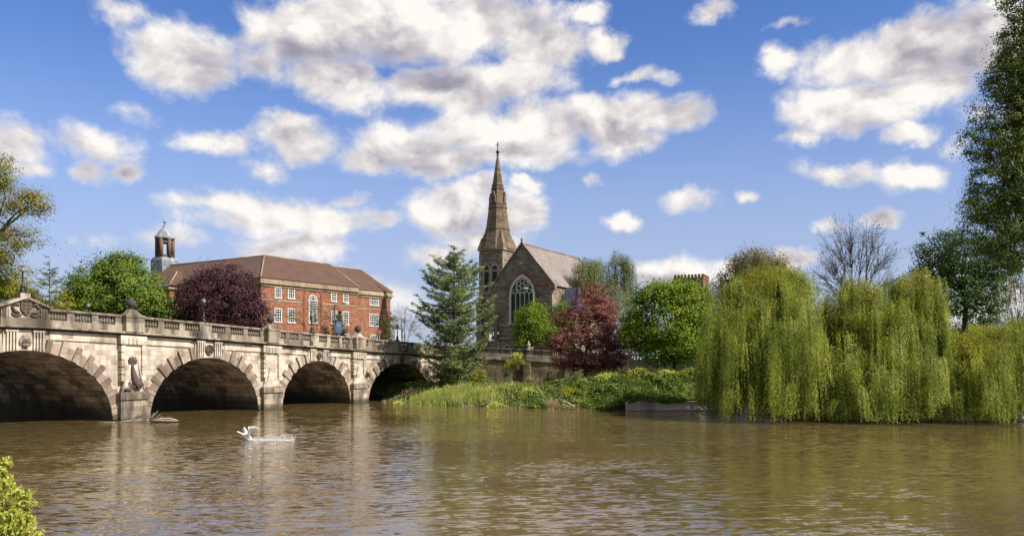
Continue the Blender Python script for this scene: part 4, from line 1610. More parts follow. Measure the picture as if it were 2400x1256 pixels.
for z, h in ((27.55, .34), (31.3, .34), (31.9, .2), (34.6, .3), (35.2, .16)):
    bd = G()
    A, B_ = oct_(rad_at(z) + .09, z), oct_(rad_at(z + h) + .09, z + h)
    bd.poly(A[::-1])
    bd.poly(B_)
    for k in range(8):
        j = (k + 1) % 8
        bd.poly([A[k], A[j], B_[j], B_[k]])
    bd.build('spire_band', M['bandstone'], so_)
for k in range(4):      # little gabled lucarnes
    a = pi / 2 * k
    d = np.array([cos(a), sin(a)])
    n_ = np.array([-d[1], d[0]])
    c_ = np.array([tcx, tcy]) + d * (rad_at(32.4) * .92 + .12)
    lu = G()
    P = lambda x, o_, z: (c_[0] + n_[0] * x + d[0] * o_, c_[1] + n_[1] * x + d[1] * o_, z)
    lu.prism([(-.36, 32.2), (.36, 32.2), (.36, 33.1), (0, 34.1), (-.36, 33.1)], lambda x, z: P(x, .10, z), lambda x, z: P(x, -.8, z))
    lo_ = lu.build('lucarne', M['spirestone'], so_)
fin = G()
fin.lathe([(.13, 40.3), (.20, 40.5), (.12, 40.7), (.40, 41.0), (.14, 41.25), (.05, 41.35)], (tcx, tcy, 0), 8)
fin.bar((tcx, tcy, 41.3), (tcx, tcy, 42.75), .10)
fin.bar((tcx - .42 * cos(CHR), tcy + .42 * sin(CHR) * -1, 42.25), (tcx + .42 * cos(CHR), tcy + .42 * sin(CHR), 42.25), .10)
fin.build('cross_finial', M['iron'], so_)

# ================================================================ far red sandstone tower with battlements
ft = at(1648, 842, 255)
far_t = thing('battlemented_tower', 'distant square red sandstone tower with battlements rising behind the round maple', 'tower', (ft[0], ft[1], 0), radians(-24))
g = G()
zt_ = at(1648, 652, 255)[2]
g.box(-9.2, 0, 0, 9.2, 3, zt_)
g.box(-9.4, .2, -.2, 9.4, zt_ - .1, zt_ + .5)
g.build('wall', M['sandstone'], far_t)
g = G()
for k in range(9):
    x = -9.2 + 9.2 * (k + .0) / 8.5
    g.box(x, x + .68, -.18, .4, zt_ + .5, zt_ + 1.4)
    g.box(-.4, .18, x + 9.2 + (.45 if k == 0 else 0), x + 9.88, zt_ + .5, zt_ + 1.4)
g.build('battlement', M['sandstone'], far_t)
# ================================================================ vegetation builders
def leaves(name, P, Nrm, L, Wd, material, parent=None, axis=None, bend=0.0):
    """diamond leaves at P facing Nrm; L long, Wd wide"""
    n = len(P)
    Nrm = unit(Nrm)
    if axis is None:
        axis = R.normal(size=(n, 3))
    axis = unit(axis - Nrm * (axis * Nrm).sum(1, keepdims=True))
    side = np.cross(Nrm, axis)
    L = np.broadcast_to(np.asarray(L, float), (n,))[:, None]
    Wd = np.broadcast_to(np.asarray(Wd, float), (n,))[:, None]
    V = np.stack([P - axis * L / 2, P - side * Wd / 2 + axis * L * .05 + Nrm * Wd * .12, P + axis * L / 2, P + side * Wd / 2 + axis * L * .05 + Nrm * Wd * .12], 1).reshape(-1, 3)
    Q = np.arange(4 * n).reshape(-1, 4)
    return link_mesh(name, V, Q, material, parent)


def seg_mesh(name, P0, P1, R0, R1, material, parent=None, k=5):
    P0, P1 = np.asarray(P0, float), np.asarray(P1, float)
    R0, R1 = np.asarray(R0, float)[:, None], np.asarray(R1, float)[:, None]
    d = unit(P1 - P0)
    ref = np.where(np.abs(d[:, 2:3]) < .9, np.array([[0, 0, 1.0]]), np.array([[1.0, 0, 0]]))
    a = unit(np.cross(d, ref))
    b = np.cross(d, a)
    an = np.arange(k) * 2 * pi / k
    ring0 = P0[:, None, :] + R0[:, None, :] * (np.cos(an)[None, :, None] * a[:, None, :] + np.sin(an)[None, :, None] * b[:, None, :])
    ring1 = P1[:, None, :] + R1[:, None, :] * (np.cos(an)[None, :, None] * a[:, None, :] + np.sin(an)[None, :, None] * b[:, None, :])
    n = len(P0)
    V = np.concatenate([ring0, ring1], 1).reshape(-1, 3)
    base = np.arange(n)[:, None] * 2 * k
    i = np.arange(k)[None, :]
    j = (i + 1) % k
    Q = np.stack([base + i, base + j, base + k + j, base + k + i], -1).reshape(-1, 4)
    return link_mesh(name, V, Q, material, parent, smooth=True)


def curve_pts(a, b, sag=0.0, n=5, wob=.0):
    a, b = np.array(a, float), np.array(b, float)
    t = np.linspace(0, 1, n)[:, None]
    p = a + (b - a) * t
    p[:, 2] += (sag * 4 * t * (1 - t))[:, 0]
    if wob:
        p[1:-1] += R.normal(size=(n - 2, 3)) * wob
    return p


def add_path(S, pts, r0, r1):
    n = len(pts) - 1
    for i in range(n):
        S.append((pts[i], pts[i + 1], r0 + (r1 - r0) * i / n, r0 + (r1 - r0) * (i + 1) / n))


def put_segs(name, S, material, parent, k=6):
    return seg_mesh(name, [s[0] for s in S], [s[1] for s in S], [s[2] for s in S], [s[3] for s in S], material, parent, k)


def world_lobes(lobes, Y, depth=1.0):
    out = []
    for l in lobes:
        px, py, rx, ry = l[:4]
        dy = l[4] if len(l) > 4 else 0
        c = at(px, py, Y + dy)
        s = (Y + dy) / FPX
        out.append((c, np.array([rx * s, rx * s * depth, ry * s])))
    return out


def crown_points(lobes, n_leaf, per, cr, flat=.65, inner=.5):
    w = np.array([(r[0] * r[2]) ** .9 for c, r in lobes])
    w /= w.sum()
    nc = max(1, n_leaf // per)
    pick = R.choice(len(lobes), nc, p=w)
    C = np.array([l[0] for l in lobes])[pick]
    Rd = np.array([l[1] for l in lobes])[pick]
    d = unit(R.normal(size=(nc, 3)))
    fr = inner + (1.10 - inner) * R.random((nc, 1)) ** .65 + (R.random((nc, 1)) < .14) * R.uniform(0, .17, (nc, 1))
    cc = C + Rd * d * fr
    siz = cr * np.exp(R.normal(size=(nc, 1)) * .35)
    P = (cc[:, None, :] + R.normal(size=(nc, per, 3)) * (siz * np.array([[1, 1, flat]]))[:, None, :]).reshape(-1, 3)
    out = unit((P - np.repeat(C, per, 0)) / np.repeat(Rd, per, 0))
    loc = unit(P - np.repeat(cc, per, 0))
    Nr = out * .5 + loc * .55 + np.array([0, 0, .5]) + R.normal(size=P.shape) * .36
    return P, Nr, cc


def tree(name, label, base_px, Y, base_z, lobes, material, n_leaf=9000, per=70, cr=.7, leaf=.30, aspect=.62, bark='bark', trunk_r=.3, fork_py=None, limbs=26, group=None, depth=1.0, cat='tree', inner=.5, flat=.65):
    WL = world_lobes(lobes, Y, depth)
    bx = (base_px - 1200) / FPX * Y
    root = thing(name, label, cat, (bx, Y, base_z), group=group)
    P, Nr, cc = crown_points(WL, n_leaf, per, cr, flat, inner)
    ok = P[:, 2] > base_z + .3
    P, Nr = P[ok], Nr[ok]
    org = np.array([bx, Y, base_z])
    leaves('crown', P - org, Nr, leaf * R.uniform(.7, 1.3, len(P)), leaf * aspect * R.uniform(.7, 1.3, len(P)), material, root)
    zs = [c[2] for c, r in WL]
    low = min(c[2] - r[2] for c, r in WL)
    fork = np.array([bx, Y, max(base_z + .8, low + .25 * (np.mean(zs) - low))]) if fork_py is None else at(base_px, fork_py, Y)
    top = np.array([np.mean([c[0] for c, r in WL]), Y, np.mean(zs) + .4 * (max(zs) - np.mean(zs))])
    S = []
    add_path(S, curve_pts(org - np.array([0, 0, .4]), fork, 0, 4, trunk_r * .12) - org, trunk_r * 1.15, trunk_r * .8)
    lead = curve_pts(fork, top, 0, 5, trunk_r * .5)
    add_path(S, lead - org, trunk_r * .8, trunk_r * .25)
    hubs = []
    for c, r in WL:
        s = lead[min(3, R.integers(0, 4))]
        p = curve_pts(s, c + r * R.uniform(-.2, .2, 3), .2, 5, .12)
        add_path(S, p - org, trunk_r * .5, trunk_r * .16)
        hubs += [p[2], p[3], p[4]]
    hubs = np.array(hubs)
    for i in R.choice(len(cc), min(limbs, len(cc)), replace=False):
        if cc[i][2] < base_z + .5:
            continue
        h = hubs[np.argmin(np.linalg.norm(hubs - cc[i], axis=1))]
        add_path(S, curve_pts(h, cc[i], .1, 5, .1) - org, trunk_r * .17, .02)
    put_segs('trunk', S, M[bark], root)
    return root


def bare_tree(name, label, base_px, Y, base_z, lobes, material, n_tip=420, n_leaf=1500, leaf=.16, bark='twig', trunk_r=.22, fork_py=800, mains=9, cat='tree', twig=.9, stems=1):
    """leafless crown: tips spread through the lobes, gathered step by step into limbs that fan out from the fork"""
    WL = world_lobes(lobes, Y, .9)
    bx = (base_px - 1200) / FPX * Y
    org = np.array([bx, Y, base_z])
    root = thing(name, label, cat, tuple(org))
    w = np.array([r[0] * r[2] for c, r in WL])
    pick = R.choice(len(WL), n_tip, p=w / w.sum())
    C = np.array([l[0] for l in WL])[pick]
    Rd = np.array([l[1] for l in WL])[pick]
    T = C + Rd * unit(R.normal(size=(n_tip, 3))) * R.random((n_tip, 1)) ** .42
    fork = at(base_px, fork_py, Y)
    S = []
    if stems == 1:
        add_path(S, curve_pts(org - np.array([0, 0, .4]), fork, 0, 4, .05) - org, trunk_r * 1.1, trunk_r * .8)

    def groups(pts, k):
        sd = pts[R.choice(len(pts), min(k, len(pts)), replace=False)]
        a = np.argmin(((pts[:, None, :] - sd[None]) ** 2).sum(-1), 1)
        return [pts[a == i] for i in range(len(sd)) if (a == i).any()]

    def bow(a, b, n=5, k=.10):
        p = curve_pts(a, b, 0, n, .03)
        h = (b - a) * np.array([1, 1, 0])
        t = np.linspace(0, 1, n)[:, None]
        return p - h * k * 4 * t * (1 - t) * .6 + np.array([0, 0, 1]) * k * np.linalg.norm(b - a) * 2 * t * (1 - t)
    tips = []
    for g1_ in groups(T, mains):
        m = g1_.mean(0)
        h1 = fork + (m - fork) * R.uniform(.36, .52)
        st = fork if stems == 1 else org + np.array([R.normal() * .15, R.normal() * .15, -.3])
        add_path(S, bow(st, h1, 6) - org, trunk_r * .38, trunk_r * .20)
        for g2_ in groups(g1_, 6):
            m2 = g2_.mean(0)
            h2 = h1 + (m2 - h1) * R.uniform(.45, .62)
            add_path(S, bow(h1, h2) - org, trunk_r * .18, trunk_r * .095)
            for t in g2_:
                q = bow(h2, t, 5)
                add_path(S, q - org, trunk_r * .07, .009)
                d = unit(t - h2 + np.array([0, 0, .3]))
                for s_ in range(4):
                    u_ = R.uniform(.25, 1)
                    b = q[0] + (q[-1] - q[0]) * u_
                    v = unit(d + R.normal(size=3) * .55) * twig * R.uniform(.4, 1.1)
                    add_path(S, np.stack([b, b + v]) - org, .013, .006)
                    tips += [b + v * x for x in (.4, .7, 1.0)]
    put_segs('trunk', S, M[bark], root, 4)
    if n_leaf:
        tp = np.array(tips)
        ii = R.integers(0, len(tp), n_leaf)
        P = tp[ii] - org + R.normal(size=(n_leaf, 3)) * .07
        leaves('crown', P, R.normal(size=(n_leaf, 3)), leaf * R.uniform(.6, 1.3, n_leaf), leaf * .55, material, root)
    return root


def weeping(name, label, base_px, Y, base_z, lobes, mats, strands, bunch=9, leaf=.30, width=.085, step=.13, bark='bark', trunk_r=.4, floor_z=.25, cat='tree', spread=.28, sway=.10, lens=(.35, 1.0), group=None, tops=.5, top_mat=None):
    """weeping tree: domes of twigs from which leafy strands hang. lobes: px, py, rx, ry, depth offset, py the strands reach down to"""
    bx = (base_px - 1200) / FPX * Y
    org = np.array([bx, Y, base_z])
    root = thing(name, label, cat, tuple(org), group=group)
    S = []
    hubs = []
    cents = [(at(l[0], l[1], Y + l[4]), np.array([l[2], l[2] * .9, l[3]]) * (Y + l[4]) / FPX, CAMH - (l[5] - HZ) / FPX * (Y + l[4])) for l in lobes]
    fork = org + np.array([0, 0, 1.6])
    add_path(S, curve_pts(org - np.array([0, 0, .5]), fork, 0, 4, .1) - org, trunk_r * 1.2, trunk_r)
    for c, r, zb in cents:
        p = curve_pts(fork + np.array([0, 0, R.uniform(-.5, .6)]), c + np.array([0, 0, r[2] * .35]), .6, 7, .18)
        add_path(S, p - org, trunk_r * .55, trunk_r * .14)
        hubs.append(p)
    w = np.array([(r[0] * (c[2] + r[2] - zb)) for c, r, zb in cents])
    w /= w.sum()
    Ps, Ns, As, Ls = [], [], [], []
    nb = strands // bunch
    for bi in range(nb):
        li = R.choice(len(cents), p=w)
        c, r, zb = cents[li]
        d = unit(R.normal(size=3))
        d[2] = abs(d[2]) * .9 + .02
        d = unit(d)
        k = R.uniform(.35, 1.05)
        a = c + r * d * k + r * np.clip(R.normal(size=3), -1.6, 1.9) * np.array([.22, .3, .26 if lobes[li][4] > -2.5 else .75])
        if bi % 7 == 0:
            h = hubs[li]
            add_path(S, curve_pts(h[R.integers(3, 7)], a, .25, 4, .08) - org, .05, .015)
        reach = R.uniform(*lens) if lobes[li][4] > -5.5 else R.uniform(.62, 1.06)
        hor = unit(np.array([d[0], d[1], 0]) + R.normal(size=3) * np.array([.3, .3, 0]))
        for s in range(bunch):
            st = a + R.normal(size=3) * np.array([spread, spread, spread * .8])
            ze = st[2] + (max(zb, floor_z) - st[2]) * min(1.0, reach * R.uniform(.75, 1.1))
            ln = st[2] - ze
            if ln < .5:
                ln = R.uniform(.5, 1.0)
            n = max(5, int(ln / step))
            t = np.linspace(0, 1, n)
            out = R.uniform(.1, .55) * (1 - np.exp(-3.0 * t * ln / 3))
            sw = sway * np.sin(t * R.uniform(2, 5) + R.uniform(0, 6)) * t
            out = out + R.uniform(0, .5) * t ** 4
            rise = .25 * np.sin(np.minimum(t * ln / .8, 1) * pi) * R.random()
            P = st + hor * out[:, None] + np.stack([sw, sw * .6, -t * ln + rise], 1)
            P = P + R.normal(size=P.shape) * .055
            Ps.append(P)
            nr = hor * .7 + np.array([0, -.1, .35]) + R.normal(size=(n, 3)) * .42
            Ns.append(nr)
            ax = np.array([0, 0, -1.0]) + R.normal(size=(n, 3)) * .26 + hor * .12
            As.append(ax)
    P, N_, A_ = np.concatenate(Ps), np.concatenate(Ns), np.concatenate(As)
    ok = P[:, 2] > floor_z * .6
    P, N_, A_ = P[ok], N_[ok], A_[ok]
    n = len(P)
    leaves('crown', P - org, N_, leaf * R.uniform(.65, 1.3, n), width * R.uniform(.7, 1.4, n), mats, root, axis=A_)
    # twiggy domes on top
    q = []
    nt = int(n * .16 * tops / .5)
    wt_ = np.array([wi if l[4] > -2.5 else 0 for wi, l in zip(w, lobes)])
    pick = R.choice(len(cents), nt, p=wt_ / wt_.sum())
    C = np.array([c[0] for c in cents])[pick]
    Rd = np.array([c[1] for c in cents])[pick]
    d = unit(R.normal(size=(nt, 3)))
    d[:, 2] = np.abs(d[:, 2])
    fr = .55 + .5 * R.random((nt, 1))
    P = C + Rd * d * fr * (1 + .08 * R.normal(size=(nt, 1)))
    leaves('crown_top', P - org, d + R.normal(size=(nt, 3)) * .6 + np.array([0, 0, .4]), leaf * .8, width * 1.3, top_mat or mats, root, axis=R.normal(size=(nt, 3)) + np.array([0, 0, -.5]))
    put_segs('trunk', S, M[bark], root)
    return root


def conifer(name, label, base_px, Y, base_z, top_py, profile, material, whorls=26, per=7, needle=.32, nw=.09, dens=1.0, droop=.12, upturn=.25, trunk_r=.28, cat='tree', tuft=.16):
    """profile: (pixel row, reach in pixels) from the top down"""
    bx = (base_px - 1200) / FPX * Y
    org = np.array([bx, Y, base_z])
    root = thing(name, label, cat, tuple(org))
    H = CAMH - (top_py - HZ) / FPX * Y - base_z
    S = [(np.array([0, 0, -.4]), np.array([0, 0, H * .5]), trunk_r, trunk_r * .6), (np.array([0, 0, H * .5]), np.array([0, 0, H]), trunk_r * .6, .03)]
    rows = [p[0] for p in profile]
    rch = [p[1] * Y / FPX for p in profile]
    Ps, Ns, As = [], [], []
    for w in range(whorls):
        z0_ = H * (.03 + .96 * (w + R.uniform(-.3, .3)) / whorls)
        py = HZ - (base_z + z0_ - CAMH) * FPX / Y
        rmax = float(np.interp(py, rows, rch))
        nb = per if rmax > 1.2 else max(4, per - 2)
        ph = R.uniform(0, 6.28)
        for b in range(nb):
            an = ph + 2 * pi * b / nb + R.uniform(-.3, .3)
            z = z0_ + R.normal() * H / whorls * .9
            rr = rmax * R.uniform(.45, 1.15)
            up_ = upturn * R.uniform(.5, 1.6)
            n = 7
            t = np.linspace(0, 1, n)
            x = rr * t
            zz_ = z - droop * rr * np.sin(t * pi * .55) * 1.2 + up_ * rr * t ** 2
            pts = np.stack([cos(an) * x, sin(an) * x, zz_], 1)
            add_path(S, pts, .05 * max(.4, rr / 4), .012)
            # side twigs with needle tufts, flat sprays
            m = int(max(8, 15 * rr * dens))
            tt = .12 + .88 * R.random(m) ** .75
            base = np.stack([np.interp(tt, t, pts[:, i]) for i in range(3)], 1)
            side = np.array([-sin(an), cos(an), 0])
            fwd = np.array([cos(an), sin(an), up_ * .8])
            lat = R.uniform(-1, 1, m) * (.12 + .34 * rr * (1 - tt) ** .6 * .7 + .10)
            tw = base + side * lat[:, None] + fwd * np.abs(lat)[:, None] * .5
            tw[:, 2] -= .10 * np.abs(lat)
            k = 6
            Pp = np.repeat(tw, k, 0) + R.normal(size=(m * k, 3)) * np.array([tuft, tuft, tuft * .5])
            dirn = np.repeat(np.sign(lat)[:, None] * side * .7 + fwd, k, 0)
            Ps.append(Pp)
            As.append(dirn + R.normal(size=Pp.shape) * .35)
            Ns.append(np.array([0, 0, 1.0]) + R.normal(size=Pp.shape) * .5)
    P, N_, A_ = np.concatenate(Ps), np.concatenate(Ns), np.concatenate(As)
    n = len(P)
    leaves('crown', P, N_, needle * R.uniform(.6, 1.3, n), nw * R.uniform(.7, 1.4, n), material, root, axis=A_)
    put_segs('trunk', S, M['bark'], root, 5)
    return root


def blades(name, XY, h, wd, material, lean=.35, parent=None, zoff=0.0, up=None, org=np.zeros(3)):
    n = len(XY)
    z = ground_z(XY) + zoff
    P = np.stack([XY[:, 0], XY[:, 1], z], 1) - org
    h = np.broadcast_to(h, (n,))
    d = np.stack([R.normal(size=n) * lean, R.normal(size=n) * lean, np.ones(n)], 1)
    d = unit(d)
    side = unit(np.stack([np.cos(R.uniform(0, 6.28, n)), np.sin(R.uniform(0, 6.28, n)), np.zeros(n)], 1)) * wd / 2
    mid = P + d * (h * .55)[:, None]
    tip = P + d * h[:, None] + np.stack([d[:, 0], d[:, 1], -.25 * np.ones(n)], 1) * (h * .28)[:, None]
    V = np.stack([P - side * .7, P + side * .7, mid + side, mid - side, tip + side * .15, tip - side * .15], 1).reshape(-1, 3)
    b = np.arange(n)[:, None] * 6
    Q = np.concatenate([b + np.array([[0, 1, 2, 3]]), b + np.array([[3, 2, 4, 5]])], 1).reshape(-1, 4)
    return link_mesh(name, V, Q, material, parent)


# ================================================================ the plants themselves
# left, behind the bridge
tree('leaning_tree', 'tall loose yellow green tree with bare curved limbs at the far left above the bridge', -60, 100, 3.5,
     [(-5, 400, 38, 50), (62, 480, 48, 34), (78, 478, 30, 26), (50, 555, 40, 26), (-60, 440, 70, 80), (-50, 560, 90, 60), (20, 600, 30, 22)],
     LM['olive'], 30000, 60, .55, .24, .5, trunk_r=.42, limbs=60, fork_py=640)
tree('yellow_green_tree', 'bright yellow green broad tree behind the pediment of the bridge', -10, 106, 3.5,
     [(0, 650, 66, 46), (40, 690, 42, 34), (-70, 650, 80, 80), (10, 690, 70, 40), (70, 705, 30, 26)], LM['yellowgreen'], 26000, 80, .6, .24, .6, trunk_r=.35, inner=.25)
conifer('larch_tree', 'slim sparse young larch tree between the pediment and the big green tree', 116, 104, 3.6, 608,
        [(608, 2), (630, 14), (660, 30), (690, 38), (720, 42), (760, 44)], LM['larch'], 20, 7, .20, .07, .75, .02, .30, .14, tuft=.10)
tree('yellow_shrub', 'yellow green shrub below the larch behind the balustrade', 150, 106, 3.6, [(150, 712, 26, 26), (120, 725, 30, 22)], LM['yellowgreen'], 3000, 60, .45, .2, cat='shrub', trunk_r=.12)
tree('chestnut_tree', 'large round green tree behind the bridge left of the brick building', 285, 112, 4.0,
     [(280, 690, 112, 64), (190, 690, 44, 46), (255, 616, 44, 20), (165, 715, 26, 30), (300, 612, 30, 18), (345, 705, 46, 36), (265, 634, 42, 30), (300, 640, 50, 28), (225, 655, 48, 34), (390, 728, 26, 22), (180, 725, 40, 30), (330, 665, 36, 30), (240, 640, 20, 22), (270, 715, 70, 40), (330, 735, 50, 30)],
     LM['chestnut'], 40000, 110, .62, .30, .66, trunk_r=.5, limbs=40, inner=.3)
tree('copper_beech', 'dark purple copper beech in front of the shaded side of the brick building', 515, 113, 4.2,
     [(515, 705, 90, 66), (452, 715, 40, 42), (565, 720, 48, 56), (520, 645, 46, 28), (480, 665, 38, 32), (560, 668, 36, 30), (596, 735, 26, 44), (430, 745, 20, 30)],
     LM['copper'], 30000, 90, .62, .26, .62, trunk_r=.5, limbs=30)
# around the brick building
bare_tree('budding_tree', 'bare small tree with yellow buds in front of the arched window', 733, 121, 5.0,
          [(725, 735, 40, 36), (770, 735, 34, 28), (690, 745, 24, 26), (735, 710, 30, 16)], LM['yellowgreen'], 90, 900, .12, 'bark', .13, 785, 7, twig=.7, stems=5)
bare_tree('budding_tree', 'pale bare tree with yellowish buds right of the brick building', 950, 128, 5.0,
          [(950, 745, 34, 36), (925, 765, 24, 26), (975, 770, 24, 24)], LM['yellowgreen'], 130, 800, .13, 'palebark', .13, 790, 7, twig=.7, stems=4)
tree('climbing_shrub', 'brownish straggly shrub against the right corner of the brick building', 907, 132, 5.0, [(905, 770, 20, 34), (912, 745, 14, 22), (898, 792, 24, 18)], LM['ivy'], 3500, 50, .4, .2, cat='shrub', trunk_r=.12, limbs=18)
tree('yew_bush', 'dark clipped conical yew bush behind the blue sign', 793, 122, 5.0, [(793, 790, 20, 18), (793, 772, 15, 20), (792, 752, 8, 16)], LM['dark'], 6000, 60, .28, .16, cat='bush', trunk_r=.12)
tree('yew_bush', 'smaller brownish conical bush left of the blue sign', 762, 122, 5.0, [(762, 788, 11, 16), (762, 772, 6, 12)], LM['ivy'], 2200, 50, .22, .14, cat='bush', trunk_r=.1)
# cedar where the bridge meets the wall
conifer('cedar_tree', 'tall grey green cedar with upswept feathery branches at the end of the bridge', 1064, 109, 2.0, 580,
        [(580, 3), (600, 15), (625, 40), (655, 76), (700, 82), (740, 96), (780, 84), (820, 88), (860, 82), (885, 60), (900, 40)], LM['cedar'], 34, 7, .46, .10, .66, .08, .42, .26, tuft=.15)
# by the church
tree('garden_tree', 'yellow green tree filling the gap between the copper coloured tree and the round maple', 1480, 126, 5.6, [(1480, 745, 26, 50), (1470, 800, 30, 34), (1500, 780, 26, 44)], LM['birch'], 7000, 60, .5, .24, trunk_r=.14)
tree('garden_tree', 'light green round tree below the traceried church window', 1247, 121.5, 5.6, [(1245, 755, 40, 40), (1225, 785, 26, 30), (1270, 780, 30, 34), (1250, 728, 24, 22)], LM['maple'], 12000, 80, .5, .24, trunk_r=.16)
tree('garden_tree', 'slim light green tree beside the blue slate porch of the church', 1310, 124, 5.6, [(1310, 735, 20, 28), (1315, 770, 26, 34)], LM['maple'], 7000, 70, .45, .24, trunk_r=.14)
weeping('weeping_birch', 'grey green weeping birch behind the copper coloured tree beside the church roof', 1425, 134, 5.6,
        [(1375, 640, 34, 36, 0, 740), (1372, 690, 36, 30, -1, 790), (1445, 625, 22, 40, 1, 740), (1470, 640, 18, 40, 0, 760), (1430, 690, 40, 50, 0, 800), (1395, 640, 30, 30, 2, 740)],
        LM['birch'], 1500, 8, .24, .075, .15, trunk_r=.28, floor_z=5.7, lens=(.25, .8), sway=.2)
tree('red_leaved_tree', 'copper red leaved tree in tiers standing on the bank before the wall', 1372, 106, 2.4,
     [(1395, 690, 34, 26), (1380, 725, 56, 28), (1420, 735, 38, 26), (1340, 745, 34, 22), (1325, 795, 48, 26), (1390, 785, 66, 28), (1435, 790, 36, 34), (1300, 805, 22, 22), (1400, 835, 62, 28), (1345, 845, 46, 22), (1440, 835, 28, 24), (1410, 865, 40, 18)],
     LM['redmaple'], 34000, 90, .50, .26, .5, trunk_r=.3, limbs=40, flat=.45)
tree('round_maple', 'round fresh green maple on the grass between the copper tree and the willow', 1581, 100, 3.6,
     [(1570, 745, 92, 74), (1530, 705, 46, 40), (1612, 700, 48, 40), (1575, 680, 50, 26), (1585, 815, 66, 40), (1505, 775, 36, 52), (1640, 755, 34, 50), (1530, 820, 40, 30), (1480, 765, 16, 30)],
     LM['maple'], 34000, 90, .58, .29, .62, bark='bark', trunk_r=.26, limbs=40, fork_py=845)
tree('brown_bush', 'reddish brown budding bush in front of the battlemented tower', 1672, 150, 5, [(1672, 690, 22, 34), (1690, 720, 22, 40), (1655, 720, 20, 30)], LM['brownleaf'], 3600, 50, .6, .26, trunk_r=.15)
tree('green_bush', 'bright green bush in sunlight behind the garden wall', 1622, 122, 4.2, [(1620, 800, 24, 30), (1640, 830, 30, 26), (1600, 840, 24, 18)], LM['maple'], 4500, 60, .5, .24, cat='bush', trunk_r=.1)
# behind the willows
tree('brown_tree', 'tall brownish budding tree rising behind the left willow', 1770, 112, 3.7, [(1770, 640, 60, 44), (1722, 655, 34, 44), (1765, 606, 44, 24), (1820, 630, 34, 34), (1700, 700, 26, 34)], LM['brownleaf'], 17000, 50, .6, .24, trunk_r=.3, limbs=60)
bare_tree('bare_tree', 'leafless round crowned tree with fine twigs above the middle willow', 2008, 104, 3.7,
          [(2005, 600, 112, 96), (2000, 545, 76, 58), (1940, 630, 56, 70), (2075, 630, 52, 70), (2005, 680, 90, 40)], LM['brownleaf'], 430, 4200, .15, 'twig', .30, 745, 11, twig=1.0)
tree('park_tree', 'dark green broad tree with its trunk showing right of the middle willow', 2262, 104, 3.7,
     [(2205, 595, 56, 56), (2270, 610, 60, 60), (2185, 650, 40, 50), (2310, 680, 56, 56), (2240, 690, 60, 50), (2340, 620, 50, 60), (2290, 735, 50, 26), (2190, 720, 30, 30)],
     LM['green'], 34000, 60, .55, .27, .6, trunk_r=.38, limbs=70, fork_py=745)
tree('poplar_tree', 'very tall dark green tree running out of the picture at the right edge', 2420, 93, 3.7,
     [(2410, -10, 55, 70), (2395, 90, 48, 60), (2375, 180, 62, 50), (2350, 260, 66, 44), (2330, 335, 72, 44), (2355, 420, 84, 50), (2330, 480, 70, 36), (2420, 150, 80, 110), (2425, 330, 100, 120),
      (2425, 480, 100, 90), (2330, 545, 80, 40), (2370, 590, 70, 40), (2300, 500, 40, 26), (2450, 250, 70, 160)],
     LM['edge'], 100000, 70, .46, .25, .62, trunk_r=.55, limbs=110, fork_py=700)
bare_tree('bare_tree', 'slender pale stemmed half bare tree at the right edge below the tall tree', 2385, 97, 3.7,
          [(2385, 650, 44, 60), (2360, 690, 30, 40), (2420, 640, 40, 50)], LM['edge'], 120, 900, .2, 'palebark', .18, 800, 6, twig=.7, stems=3)
for i, (px, Y, l) in enumerate(((2225, 108, [(2225, 790, 50, 30), (2190, 800, 40, 34)]), (2320, 112, [(2320, 775, 60, 26), (2290, 800, 50, 30)]), (2410, 110, [(2400, 770, 50, 36), (2440, 780, 60, 44)]), (1935, 118, [(1935, 790, 40, 60), (1900, 800, 40, 60)]), (2075, 120, [(2060, 780, 60, 50), (2110, 790, 50, 50)]), (1740, 116, [(1740, 790, 60, 70), (1700, 800, 40, 50)]))):
    tree('park_bush', ('yellow green bush under the dark park tree', 'yellow green bush left of the pale bare stems', 'yellow green bush at the right edge under the tall tree',
                       'green bush showing through between the left and middle willow', 'green bush behind the middle willow', 'green bush behind the left willow')[i], px, Y, 3.7, l,
         LM['yellowgreen'] if i < 3 else LM['green'], 5000, 60, .6, .28, cat='bush', trunk_r=.12, group='bushes in the park behind the willows')
# the willows over the water
weeping('weeping_willow', 'tall golden green weeping willow, the leftmost of the three on the quay', 1775, 80.5, 3.0,
        [(1800, 690, 84, 66, 1, 900), (1850, 690, 50, 60, 0, 860), (1745, 720, 50, 60, 0, 960), (1690, 790, 46, 56, -3, 985), (1790, 770, 100, 60, -4, 975), (1880, 780, 52, 70, -4, 970), (1672, 840, 24, 60, -4, 984), (1740, 850, 84, 60, -6.6, 985), (1840, 850, 80, 60, -7.6, 987)],
        LM['willow'], 5400, 14, .21, .060, .085, top_mat=LM['willowyellow'], spread=.27, trunk_r=.5, lens=(.55, 1.0), tops=.22)
weeping('weeping_willow', 'double crowned weeping willow, the middle one of the three on the quay', 2060, 81, 3.0,
        [(2010, 705, 60, 50, 1, 850), (2140, 690, 56, 52, 1, 860), (2155, 720, 50, 60, 0, 900), (1955, 760, 50, 60, 0, 930), (2070, 770, 90, 56, -1, 940), (2170, 790, 56, 66, -1, 940), (2120, 800, 60, 50, -3, 900), (1950, 870, 60, 50, -7.6, 987), (2060, 880, 80, 50, -8.2, 988), (2150, 890, 74, 50, -8.5, 990), (2000, 930, 60, 26, -9, 991), (2110, 945, 60, 26, -9.4, 993)],
        LM['willow'], 6200, 14, .21, .060, .085, top_mat=LM['willowyellow'], spread=.27, trunk_r=.5, lens=(.5, 1.0), tops=.22)
